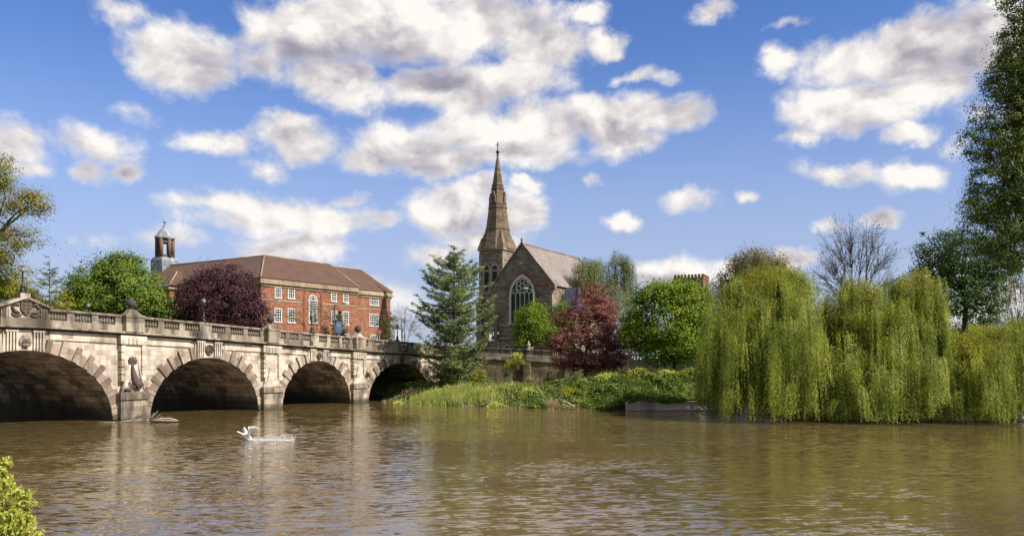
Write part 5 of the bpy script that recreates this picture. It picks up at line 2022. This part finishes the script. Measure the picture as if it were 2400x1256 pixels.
weeping('weeping_willow', 'low spreading weeping willow, the rightmost of the three on the quay', 2330, 79.5, 3.0,
        [(2310, 810, 70, 46, 1, 900), (2250, 830, 50, 50, 0, 940), (2400, 800, 60, 50, 0, 940), (2340, 850, 90, 50, -2, 970), (2260, 890, 60, 46, -7, 985), (2350, 900, 80, 50, -7.6, 988), (2440, 870, 70, 60, -6.5, 985), (2220, 940, 50, 26, -8, 990), (2480, 830, 80, 70, -1, 980), (2310, 945, 60, 22, -8.2, 984)],
        LM['willow'], 5400, 14, .21, .060, .085, top_mat=LM['willowyellow'], spread=.27, trunk_r=.45, lens=(.5, 1.0), tops=.22)

# ------------------------------------------------ the bank
def bank_pts(n, x0, x1, keep):
    out = []
    tot = 0
    while tot < n:
        X = R.uniform(x0, x1, n * 2)
        Yb = np.interp(X, [p[0] for p in FAR_BANK[::-1] if -60 < p[0] < 60], [p[1] for p in FAR_BANK[::-1] if -60 < p[0] < 60])
        Yw = np.interp(X, [-18, -10.6, 5, 16, 24, 40], [125, 121.5, 117.6, 111.5, 108, 108])
        t = R.random(n * 2)
        Yp = Yb + .25 + (Yw - Yb - .3) * t
        m = keep(X, Yp, Yp - Yb, t)
        q = np.stack([X[m], Yp[m]], 1)
        out.append(q)
        tot += len(q)
    return np.concatenate(out)[:n]


g1 = bank_pts(52000, -17.5, 24, lambda X, Y, d, t: (d > 1.5) & (R.random(len(X)) < (.35 + .65 * (vnoise(X * .7, Y * .7, 5) > -.2))) & (R.random(len(X)) < np.where(t < .6, 1, .35)))
tag(blades('bank_grass', g1, R.uniform(.18, .55, len(g1)), .10, LM['grass'], .4), kind='stuff')
# creeping leaves that cover the steep part of the bank in mounds
g2 = bank_pts(56000, -12, 21.5, lambda X, Y, d, t: (d > 1.1) & (d < 12) & (vnoise(X * .9, Y * 1.1, 9) + .35 * vnoise(X * 3, Y * 3, 2) > -.45) & ((X > 2) | (R.random(len(X)) < .35)))
zz_ = ground_z(g2)
hh = (.12 + .5 * np.clip(vnoise(g2[:, 0] * 1.3, g2[:, 1] * 1.3, 4) + .3, 0, 1.4) + .45 * np.clip(vnoise(g2[:, 0] * 3.7, g2[:, 1] * 3.7, 8), 0, 1)) * R.random(len(g2)) ** .6
P = np.stack([g2[:, 0], g2[:, 1], zz_ + hh], 1)
tag(leaves('bank_foliage', P, R.normal(size=P.shape) * .6 + np.array([.25, -.35, .7]), R.uniform(.16, .34, len(P)), R.uniform(.08, .2, len(P)), LM['grass']), kind='stuff')
# leaves hanging over the quay wall
g3 = R.uniform(0, 1, 2600)
qx = 12.6 + 10.5 * g3
qy = np.interp(qx, [p[0] for p in QL], [p[1] for p in QL]) - .08 - .10 * R.random(2600)
cl = (vnoise(qx * 1.4, qx * .3, 1) + .8) * .5
P = np.stack([qx, qy, 1.2 - cl * .45 * R.random(2600)], 1)
tag(leaves('overhanging_ivy', P, R.normal(size=P.shape) * .5 + np.array([.3, -.7, .3]), .22, .16, LM['grass']), kind='stuff')
# dark litter and roots along the water line
P = bank_pts(8000, -17, 13, lambda X, Y, d, t: d < 1.7)
tag(blades('waterside_litter', P, R.uniform(.10, .45, len(P)), .10, LM['dark'], 1.0), kind='stuff')
P = bank_pts(2600, -17, 13, lambda X, Y, d, t: (d < 2.2) & (vnoise(X * 1.1, Y, 6) > .1))
tag(blades('waterside_straw', P, R.uniform(.2, .7, len(P)), .06, LM['straw'], .9), kind='stuff')


WEEDS = []


def clump(name, label, px, py, Y, n, hgt, rad, material, lean=.28, wd=.05, cat='plant', group=None):
    c = at(px, py, Y)[:2]
    z = float(ground_z([c])[0])
    org = np.array([c[0], c[1], z])
    XY = c + R.normal(size=(n, 2)) * rad
    root_ = blades(name, XY, hgt * R.uniform(.45, 1.1, n), wd, material, lean, org=org)
    root_.location = org
    return tag(root_, label, cat, group)


clump('reed_clump', 'largest pale yellow green reed clump on the bank at the foot of the cedar', 1062, 900, 101.5, 3200, 1.7, 1.3, LM['reed'], .35)
clump('reed_clump', 'low pale reed clump nearest the bridge arch at the water edge', 1008, 912, 103, 2200, 1.5, 1.2, LM['reed'], .4)
clump('reed_clump', 'yellow green reed clump between the cedar foot and the little shrub', 1125, 900, 99.3, 2000, 1.5, 1.0, LM['reed'], .4)
clump('reed_clump', 'bright grassy clump below the small pale shrub', 1190, 895, 102, 1000, 1.1, 1.1, LM['reed'], .5)
clump('dry_grass_tuft', 'dry straw coloured tuft low on the bank near the water', 1295, 930, 92.5, 260, 1.5, .3, LM['straw'], .5, .04)
clump('dry_grass_tuft', 'dry straw tuft with tall stalks at the foot of the wall', 1245, 885, 113, 200, 1.8, .45, LM['straw'], .45, .04)
clump('dry_grass_tuft', 'dry straw tuft under the copper red tree', 1440, 878, 105, 420, 1.2, 1.0, LM['straw'], .6, .04)
clump('dry_grass_tuft', 'long dry stalks under the last arch of the bridge', 960, 905, 108, 190, 1.4, .5, LM['straw'], .4, .04)
for i, (px, py, Y, mt, n_, hh_, rr_, lab) in enumerate((
        (1160, 925, 95.5, 'lime', 500, .7, .7, 'low pale leafy weeds near the water between the reeds and the dry tuft'),
        (1240, 905, 98, 'lime', 600, .8, .8, 'pale green leafy weeds on the slope in front of the wall buttress'),
        (1330, 905, 95, 'yellowgreen', 600, .8, .9, 'yellow green weeds on the slope below the copper red tree'),
        (1420, 895, 97, 'lime', 600, .8, 1.0, 'pale leafy weeds on the bank right under the copper red tree'),
        (1500, 900, 95, 'yellowgreen', 600, .8, 1.0, 'yellow green weeds on the mound in front of the garden wall'),
        (1560, 895, 96, 'lime', 600, .7, 1.0, 'pale weeds on the mound before the trunk of the round maple'),
        (1615, 890, 95, 'yellowgreen', 600, .8, .9, 'yellow green weeds beside the left edge of the left willow'),
        (930, 925, 104, 'lime', 300, .5, .6, 'low bright weeds by the water beside the last pier'))):
    c = at(px, py, Y)[:2]
    z = float(ground_z([c])[0])
    P = np.stack([c[0] + R.normal(size=n_) * rr_, c[1] + R.normal(size=n_) * rr_ * .7, np.zeros(n_)], 1)
    P[:, 2] = ground_z(P[:, :2]) + .15 + hh_ * R.random(n_) * np.exp(-((P[:, 0] - c[0]) / rr_) ** 2 * .5)
    WEEDS.append((mt, P))
for mt in ('lime', 'yellowgreen'):
    P = np.concatenate([q for m_, q in WEEDS if m_ == mt])
    tag(leaves('leafy_weeds', P, R.normal(size=P.shape) * .6 + np.array([.4, -.3, .6]), .24, .13, LM[mt]), kind='stuff')
P = bank_pts(1700, -14, 21, lambda X, Y, d, t: (d > 1.5) & (t < .75))
tag(blades('dead_stalks', P, R.uniform(.5, 1.3, len(P)), .045, LM['straw'], .35), kind='stuff')
tree('small_shrub', 'small pale yellow green shrub on a thin stem before the river wall', 1206, 113, 2.2, [(1205, 848, 22, 12), (1195, 858, 16, 8), (1212, 838, 10, 10)], LM['lime'], 1700, 40, .25, .2, cat='shrub', trunk_r=.05, bark='palebark', limbs=14)
tree('golden_shrub', 'golden green twiggy shrub beside the cedar foot', 1122, 109, 2.2, [(1122, 880, 20, 14), (1112, 884, 12, 10)], LM['yellowgreen'], 1800, 40, .28, .2, cat='shrub', trunk_r=.06, limbs=16)
tree('wall_shrub', 'pale loose shrub growing before the garden wall', 1545, 108.5, 3.4, [(1545, 868, 26, 10), (1525, 874, 20, 8), (1600, 872, 20, 10)], LM['birch'], 2000, 40, .3, .2, cat='shrub', trunk_r=.05, limbs=12)
tree('arch_plant', 'leafy plant rooted in the stones beside the last arch', 857, 106.2, .9, [(855, 885, 6, 10), (860, 876, 4, 8)], LM['ivy'], 500, 30, .18, .16, cat='plant', trunk_r=.03, limbs=6)
tree('bank_bush', 'dark brownish bush where the bridge arch meets the bank', 1022, 113, 2.0, [(1005, 885, 16, 22), (1030, 865, 18, 26), (985, 905, 16, 12)], LM['ivy'], 2600, 50, .4, .2, cat='bush', trunk_r=.08, limbs=14)

# distant trees closing the view between the trunks
far_l = []
for i in range(46):
    px = 900 + 40 * i + random.uniform(-12, 12)
    far_l.append((px, 808 + random.uniform(-14, 18), random.uniform(26, 46), random.uniform(20, 40), random.uniform(-15, 15)))
P, Nr, _ = crown_points(world_lobes([l for l in far_l if l[0] > 1560], 190), 42000, 60, 1.1)
tag(leaves('distant_trees', P, Nr, .6, .42, LM['green']), kind='stuff')

# sunlit bush in the near corner
nb = thing('near_bush', 'bright pale green leafy bush close by in the lower left corner', 'bush', (-8.4, 12.0, float(ground_z([(-8.4, 12.0)])[0])))
org = np.array(nb.location)
S, Ps, As, Ns = [], [], [], []
R = np.random.default_rng(21)
LEAD = [4, 9, 12, 7, 30, 42, 50, 47, 58, 20, 25, 64, -10, -30]
for i in range(130):
    tip = at(R.uniform(-260, 66), 1080, 12.0 + R.uniform(-1.3, 1.2))
    if i < len(LEAD):
        tip = at(LEAD[i], 1080, 12.0)
    px = 1200 + FPX * tip[0] / tip[1]
    top = float(np.interp(px, [-260, -60, 0, 8, 18, 32, 46, 62, 74], [1060, 1080, 1096, 1086, 1124, 1166, 1156, 1168, 1235]))
    tip[2] = CAMH - (top + (abs(R.normal()) * 85 if i >= len(LEAD) else 6.0 * (i % 3)) - HZ) / FPX * tip[1]
    b = org + np.array([R.normal() * .5 + (tip[0] - org[0]) * .5, R.normal() * .4, 0])
    p = curve_pts(b, tip, .15, 6, .05)
    add_path(S, p - org, .018, .004)
    for k in range(9):       # side shoots crowded with small leaves
        t = R.uniform(.45, 1.0) if k else 1.0
        q = np.array([np.interp(t, np.linspace(0, 1, 6), p[:, j]) for j in range(3)])
        d = unit(p[-1] - p[0] + R.normal(size=3) * .55 * np.linalg.norm(p[-1] - p[0]))
        l = R.uniform(.10, .24)
        add_path(S, np.stack([q, q + d * l]) - org, .006, .002)
        m = 20
        tt = R.random(m) ** .8
        Ps.append(q + d * (l * tt)[:, None] + R.normal(size=(m, 3)) * .022)
        As.append(d + R.normal(size=(m, 3)) * .65)
        Ns.append(R.normal(size=(m, 3)) + np.array([.3, -.2, .7]))
P, A_, N_ = np.concatenate(Ps), np.concatenate(As), np.concatenate(Ns)
leaves('crown', P - org, N_, .085 * R.uniform(.6, 1.3, len(P)), .034, LM['lime'], nb, axis=A_)
put_segs('stem', S, M['bark'], nb, 4)
# ================================================================ street furniture
def parapet_lamp(name, label, t, y=.05, h=2.6, z=None, s=1.0, group='lamps along the bridge'):
    p = bw(t, y, (zc(t) + 1.90) if z is None else z)
    r = thing(name, label, 'street lamp', tuple(p), BRZ, group)
    g = G()
    g.lathe([(.34 * s, 0), (.34 * s, .12), (.20 * s, .2), (.13 * s, .5), (.17 * s, .62), (.07 * s, .75), (.055 * s, h * .78), (.1 * s, h * .8), (.05 * s, h * .84)], (0, 0, 0), 8)
    for sg in (-1, 1):
        g.bar((0, 0, h * .60), (sg * .34 * s, 0, h * .60), .05)
        g.tube([(sg * .26, 0, .1), (sg * .2, 0, .45), (sg * .05, 0, .8)], .035, 5)
    g.build('post', M['iron'], r)
    g = G()
    g.ball((0, 0, h * .92), .21 * s, 12, 8, (1, 1, 1.15))
    g.build('globe', M['globe'], r)
    g = G()
    g.lathe([(.12 * s, h * .92 + .2 * s), (.15 * s, h * .92 + .24 * s), (.05 * s, h * .92 + .34 * s), (.0, h * .92 + .46 * s)], (0, 0, 0), 8)
    g.build('lamp_cap', M['iron'], r)
    return r


parapet_lamp('street_lamp', 'dark lamp standing on the pediment above the great arch', -8.0, 0, 2.1, z=zc(-8) + .362 + 2.66)
parapet_lamp('street_lamp', 'iron lamp with pale globe on the parapet in front of the copper beech', t_at(483), h=2.4)
parapet_lamp('street_lamp', 'iron lamp on the parapet in front of the tall arched window', t_at(736), h=2.3)
parapet_lamp('street_lamp', 'iron lamp on the parapet before the white board', t_at(936), h=2.2)
parapet_lamp('street_lamp', 'pale topped lamp on the far parapet right of the white board', t_at(949, 16.5) , 16.5, 2.2)
parapet_lamp('street_lamp', 'pale globe just showing over the parapet before the large round tree', t_at(207, 16.5), 16.5, 2.3)
# lamp on the river wall
p = wpt(s_of(1166), -.15)
parapet_lamp('street_lamp', 'iron lamp with pale globe on the river wall below the church tower', 0, 0, 2.3, z=0, group='lamps on the river wall').location = tuple(p)
p = wpt(s_of(1238), -.15)
u_ = thing('stone_urn', 'pale carved stone finial on the river wall below the light green garden tree', 'finial', tuple(p))
g = G()
g.lathe([(.34, 0), (.34, .12), (.16, .22), (.30, .45), (.36, .62), (.2, .8), (.1, .95), (.16, 1.05), (.0, 1.25)], (0, 0, 0), 10)
g.build('urn', M['palestone'], u_)
g = G()
g.tube([(.2, 0, .1), (.5, 0, .25), (.7, 0, .12)], [.16, .13, .1], 7)
g.build('scroll', M['palestone'], u_)

# tall road lamp in front of the brick building: long arm, and a lantern on a bracket
p = at(784, 800, 114)
r = thing('road_lamp', 'tall dark road lamp with long arm and hanging lantern before the brick building', 'street lamp', (p[0], p[1], 5.6))
zt_ = at(784, 714, 114)[2] - 5.6
g = G()
g.tube([(0, 0, 0), (0, 0, 1.2), (0, 0, zt_)], [.13, .10, .07], 8)
g.tube([(0, 0, zt_ - .1), (.5, 0, zt_ + .02), (2.0, 0, zt_ + .08)], [.05, .045, .04], 6)
g.bar((-.25, 0, zt_ - .45), (.75, 0, zt_ - .45 - .1), .05)
g.bar((0, 0, zt_ - .75), (.7, 0, zt_ - .55), .03)
g.build('post', M['iron'], r)
g = G()
g.ball((1.75, 0, zt_ + .1), .12, 10, 6, (2.6, 1.2, .8))
g.build('lamp_head', M['white'], r)
g = G()
g.lathe([(.04, zt_ - .72), (.13, zt_ - .80), (.26, zt_ - 1.0), (.22, zt_ - 1.2), (.08, zt_ - 1.34)], (.74, 0, 0), 8)
g.build('lantern', M['iron'], r)
# slim grey road lamp in front of the church
p = at(1250, 820, 121)
r = thing('road_lamp', 'slim grey road lamp standing in front of the church window', 'street lamp', (p[0], p[1], 5.6))
zt_ = at(1250, 684, 121)[2] - 5.6
g = G()
g.tube([(0, 0, 0), (0, 0, 1.2), (0, 0, zt_)], [.10, .07, .05], 8)
g.tube([(0, 0, zt_ - .05), (-.35, 0, zt_ + .35), (-.85, 0, zt_ + .5)], [.05, .04, .035], 6)
g.build('post', M['grey_metal'], r)
g = G()
g.ball((-1.1, 0, zt_ + .55), .11, 10, 6, (2.8, 1.3, .7))
g.build('lamp_head', M['board'], r)

# signs on the road behind the parapet
p = at(794, 766, 113)
r = thing('blue_sign', 'blue direction sign with rounded top in front of the dark yew bush', 'sign', (p[0], p[1], 5.6))
g = G()
g.tube([(0, .05, 0), (0, .05, p[2] - 5.6 - .4)], .05, 6)
g.build('post', M['grey_metal'], r)
zc_ = p[2] - 5.6
ol = [(-.44, -.85), (.44, -.85), (.44, .45), (.3, .72), (0, .85), (-.3, .72), (-.44, .45)]
g = G()
g.prism([(x, zc_ + z) for x, z in ol], lambda x, z: (x, -.04, z), lambda x, z: (x, .0, z))
pan = g.build('sign_panel', M['signblue'], r)
g = G()
for i in range(12):
    a0, a1 = 2 * pi * i / 12, 2 * pi * (i + 1) / 12
    g.bar((.22 * cos(a0), -.05, zc_ + .25 + .22 * sin(a0)), (.22 * cos(a1), -.05, zc_ + .25 + .22 * sin(a1)), .05, .02, up=(0, 1, 0))
g.bar((-.3, -.05, zc_ - .35), (.3, -.05, zc_ - .35), .06, .02)
g.bar((-.3, -.05, zc_ - .55), (.2, -.05, zc_ - .55), .06, .02)
g.build('sign_marks', M['board'], pan)


def giveway(label, px, py, Y, s):
    p = at(px, py, Y)
    r = thing('triangular_sign', label, 'sign', (p[0], p[1], 5.6), group='triangular road signs')
    z = p[2] - 5.6
    g = G()
    g.tube([(0, .06, 0), (0, .06, z + s * .9)], .045, 6)
    g.build('post', M['grey_metal'], r)
    g = G()
    g.prism([(0, z - s), (s * .95, z + s * .65), (-s * .95, z + s * .65)], lambda x, zz: (x, -.02, zz), lambda x, zz: (x, .02, zz))
    b = g.build('sign_panel', M['signred'], r)
    g = G()
    k = .62
    g.prism([(0, z - s * k), (s * .95 * k, z + s * .65 * k), (-s * .95 * k, z + s * .65 * k)], lambda x, zz: (x, -.028, zz), lambda x, zz: (x, -.021, zz))
    g.build('sign_face', M['signgrey'], b)


giveway('red bordered inverted triangle road sign left of the ball finial before the brick building', 825, 779, 116, .48)
giveway('red bordered inverted triangle road sign below the right hand windows of the brick building', 889.5, 779, 118, .50)
p = at(933, 784, 124)
r = thing('white_board', 'white upright board with dark frame behind the parapet lamp', 'board', (p[0], p[1], 5.2))
z = p[2] - 5.2
g = G()
g.box(-.5, .5, 0, .06, z - 1.0, z + .85)
g.build('panel', M['board'], r)
g = G()
g.box(-.56, -.5, -.02, .08, 0, z + .9)
g.box(.5, .56, -.02, .08, 0, z + .9)
g.box(-.5, .5, -.02, .08, z + .85, z + .92)
g.build('frame', M['iron'], r)
p = at(1152, 789, 124)
r = thing('church_sign', 'white notice board with dark marks by the wall below the church tower', 'sign', (p[0], p[1], 5.6))
z = p[2] - 5.6
g = G()
g.box(-.34, .34, 0, .05, z - .65, z + .65)
g.build('panel', M['board'], r)
g = G()
g.box(-.07, .0, .05, .1, 0, z + .6)
g.box(.05, .33, -.02, -.001, z - .35, z + .1)
g.box(-.2, .2, -.02, -.001, z + .42, z + .6)
g.build('frame', M['iron'], r)

# ================================================================ driftwood against the first pier
p = at(312, 986, 73)
r = thing('driftwood', 'bleached driftwood branches caught against the foot of the carved pier', 'driftwood', (p[0], p[1], 0))
D = lambda px, py, Y=72.4: at(px, py, Y) - np.array([p[0], p[1], 0])
g = G()
g.tube([D(228, 988), D(262, 989.5), D(300, 987), D(345, 984.5), D(385, 985), D(418, 985.5)], [.03, .05, .06, .08, .07, .03], 7)
g.tube([D(350, 984, 72.1), D(375, 981, 72.1), D(398, 980, 72.1), D(418, 985, 72.1)], [.05, .075, .08, .03], 7)
g.build('trunk', M['driftwood'], r)
for a in (((350, 984), (362, 971), (371, 962)), ((358, 985), (368, 977), (377, 970)), ((330, 987), (345, 981), (362, 973)), ((240, 990), (252, 993), (258, 992)),
          ((340, 985), (350, 976), (349, 967)), ((352, 985), (371, 982), (382, 974)), ((270, 989), (300, 985), (332, 980)), ((300, 988), (322, 984), (342, 976)), ((355, 985), (357, 976), (362, 966))):
    g = G()
    g.tube([D(*q, 72.3 + .1 * random.random()) for q in a], [.032, .026, .010], 5)
    g.build('branch', M['driftwood'], r)

# fallen branches at the foot of the bank
for i, (px, py, Y, dx, lab) in enumerate(((1120, 951, 94.6, 1.6, 'dark fallen branch at the water edge under the reeds'), (1345, 950, 89.4, -1.4, 'thin fallen branch low on the bank right of the dry tuft'), (905, 940, 104.2, 1.5, 'fallen branch by the water beside the last bridge pier'))):
    q = at(px, py, Y)
    r = thing('fallen_branch', lab, 'branch', tuple(q))
    g = G()
    g.tube([(0, 0, -.1), (dx * .4, .1, .25), (dx * .8, .1, .45), (dx * 1.2, .2, .8)], [.09, .08, .06, .03], 6)
    g.tube([(dx * .5, .1, .3), (dx * .7, -.2, .6), (dx * .9, -.3, .75)], [.05, .04, .02], 5)
    g.build('branch', M['twig'] if i != 1 else M['driftwood'], r)

# ================================================================ the swan taking off
SY = 56.6
so3 = at(580, 1030, SY)
swan = thing('swan', 'white swan running over the water with raised wings and outstretched neck', 'swan', (so3[0], so3[1], 0))


def skin(name, chains, material, parent, level=1):
    """connected joints with radii, grown into one surface by the Skin modifier"""
    V, E, Rr = [], [], []
    for pts, joined in chains:
        prev = joined
        for (q, rad) in pts:
            V.append(q)
            Rr.append(rad)
            if prev is not None:
                E.append((prev, len(V) - 1))
            prev = len(V) - 1
    me = bpy.data.meshes.new(name)
    me.from_pydata(V, E, [])
    o = bpy.data.objects.new(name, me)
    COL.objects.link(o)
    o.parent = parent
    sk = o.modifiers.new('skin', 'SKIN')
    sk.use_smooth_shade = True
    for v, rad in zip(me.skin_vertices[0].data, Rr):
        v.radius = (rad, rad) if not isinstance(rad, tuple) else rad
    me.skin_vertices[0].data[0].use_root = True
    ss = o.modifiers.new('smooth', 'SUBSURF')
    ss.levels = ss.render_levels = level
    me.materials.append(material)
    return o


SP = lambda px, py, dy=0.0: tuple(at(px, py, SY + dy) - np.array([so3[0], so3[1], 0]))
body_ = skin('body', [
    ([(SP(583.5, 1025), .20), (SP(577.5, 1021.5), .18), (SP(572, 1019), .12), (SP(566.5, 1015.5), .055), (SP(561.5, 1013.2), .042), (SP(557.5, 1011.6), .05), (SP(555.6, 1011.2), .035)], None),
    ([(SP(588, 1029), .13), (SP(592.5, 1031.5), .06)], 0),
    ([(SP(582.5, 1030), .045), (SP(585.5, 1034), .03)], 0)], M['swan'], swan, 2)
bk = G()
bk.tube([SP(555.4, 1011.2), SP(553.2, 1011.6)], [.042, .012], 6)
bk.build('beak', M['orange'], swan)
for sy_, pts in ((-.16, [(582.5, 1020.5, -.1), (584, 1008, -.3), (583, 1000.5, -.45)]), (.16, [(577, 1018, .12), (576, 1009, .30), (572.5, 1002, .5)])):
    # arm of the wing and the flight feathers fanned from it
    w = G()
    P3 = [np.array(SP(px, py, dy)) for px, py, dy in pts]
    w.tube(P3, [.13, .09, .05], 8)
    if sy_ < 0:
        tips = [(590, 1012.5), (594, 1012), (598, 1011.5), (601.5, 1010.8), (604, 1009.3), (605.5, 1007), (606.2, 1004.5), (605.8, 1002.2), (604, 1000.4)]
        roots = np.linspace(0.75, 2.0, len(tips))
    else:
        tips = [(576.5, 1016), (575.5, 1014.8), (573.8, 1013.6), (572, 1012.4), (570, 1010.4), (568.6, 1008), (569, 1005), (570, 1002.5)]
        roots = np.linspace(0.35, 2.0, len(tips))
    for (tx, ty), rt_ in zip(tips, roots):
        i = min(int(rt_), 1)
        a = P3[i] + (P3[i + 1] - P3[i]) * (rt_ - i)
        b_ = np.array(SP(tx, ty, (pts[-1][2]) * rt_ / 2 * 1.2))
        m_ = (a + b_) / 2
        d = (b_ - a)
        wv = np.array([0, 0, 1.0]) - d * d[2] / (d @ d)
        wv = wv / (np.linalg.norm(wv) + 1e-6) * .10
        nrm_ = np.cross(d / np.linalg.norm(d), wv / np.linalg.norm(wv)) * .006
        ring_ = [a - wv * .6, m_ - wv, b_ - wv * .25, b_ + wv * .25, m_ + wv, a + wv * .6]
        w.poly([q_ + nrm_ for q_ in ring_])
        w.poly([q_ - nrm_ for q_ in ring_][::-1])
        for k in range(6):
            j = (k + 1) % 6
            w.poly([ring_[k] + nrm_, ring_[k] - nrm_, ring_[j] - nrm_, ring_[j] + nrm_])
    w.build('wing', M['swan'], swan)

# thrown up water behind it: drops, and foam lying on the surface
fm, FN, fb_ = mat('white water')
fb_.inputs['Base Color'].default_value = (.72, .72, .70, 1)
fb_.inputs['Roughness'].default_value = .5
n = 1400
px = 590 + 100 * R.random(n) ** .9
env = np.interp(px, [588, 600, 615, 622, 640, 652, 662, 672, 684, 692], [.05, .20, .16, .32, .42, .16, .40, .44, .36, .05])
zz2 = env * R.random(n) ** 1.7
P = np.stack([(px - 1200) / FPX * SY, SY + R.normal(size=n) * .28, zz2 + .01], 1)
sz = R.uniform(.006, .016, n)[:, None]
O = np.array([[1, 0, 0], [0, 1, 0], [0, 0, 1], [-1, 0, 0], [0, -1, 0], [0, 0, -1]], float)
V = (P[:, None, :] + O[None] * sz[:, None, :] * np.array([1, 1, 1.4])).reshape(-1, 3)
T = np.array([[0, 1, 2], [1, 3, 2], [3, 4, 2], [4, 0, 2], [1, 0, 5], [3, 1, 5], [4, 3, 5], [0, 4, 5]])
F = (np.arange(n)[:, None, None] * 6 + T[None]).reshape(-1, 3)
tag(link_mesh('water_spray', V, F, fm), 'white water drops thrown up behind the running swan', 'spray', kind='stuff')
g = G()
for i in range(125):
    px_ = 590 + 100 * random.random() if i < 125 else 690 + 80 * random.random()
    l = random.uniform(.03, .11)
    w_ = random.uniform(.005, .014)
    c_ = at(px_, 1030, SY)
    y0 = SY - .18 - (px_ - 588) * .0032 + random.gauss(0, .10)
    pts = [(c_[0] + l * cos(2 * pi * k / 8) * (1 + .3 * random.random()), y0 + w_ * 2.2 * sin(2 * pi * k / 8) * (1 + .5 * random.random())) for k in range(8)]
    g.prism(pts[::-1], lambda x, y: (x, y, .012 + .0003 * i), lambda x, y: (x, y, -.02))
tag(g.build('wake_foam', fm), 'streak of white foam on the water trailing behind the swan', 'foam', kind='stuff')
print('faces', sum(len(o.data.polygons) for o in scene.objects if o.type == 'MESH'))
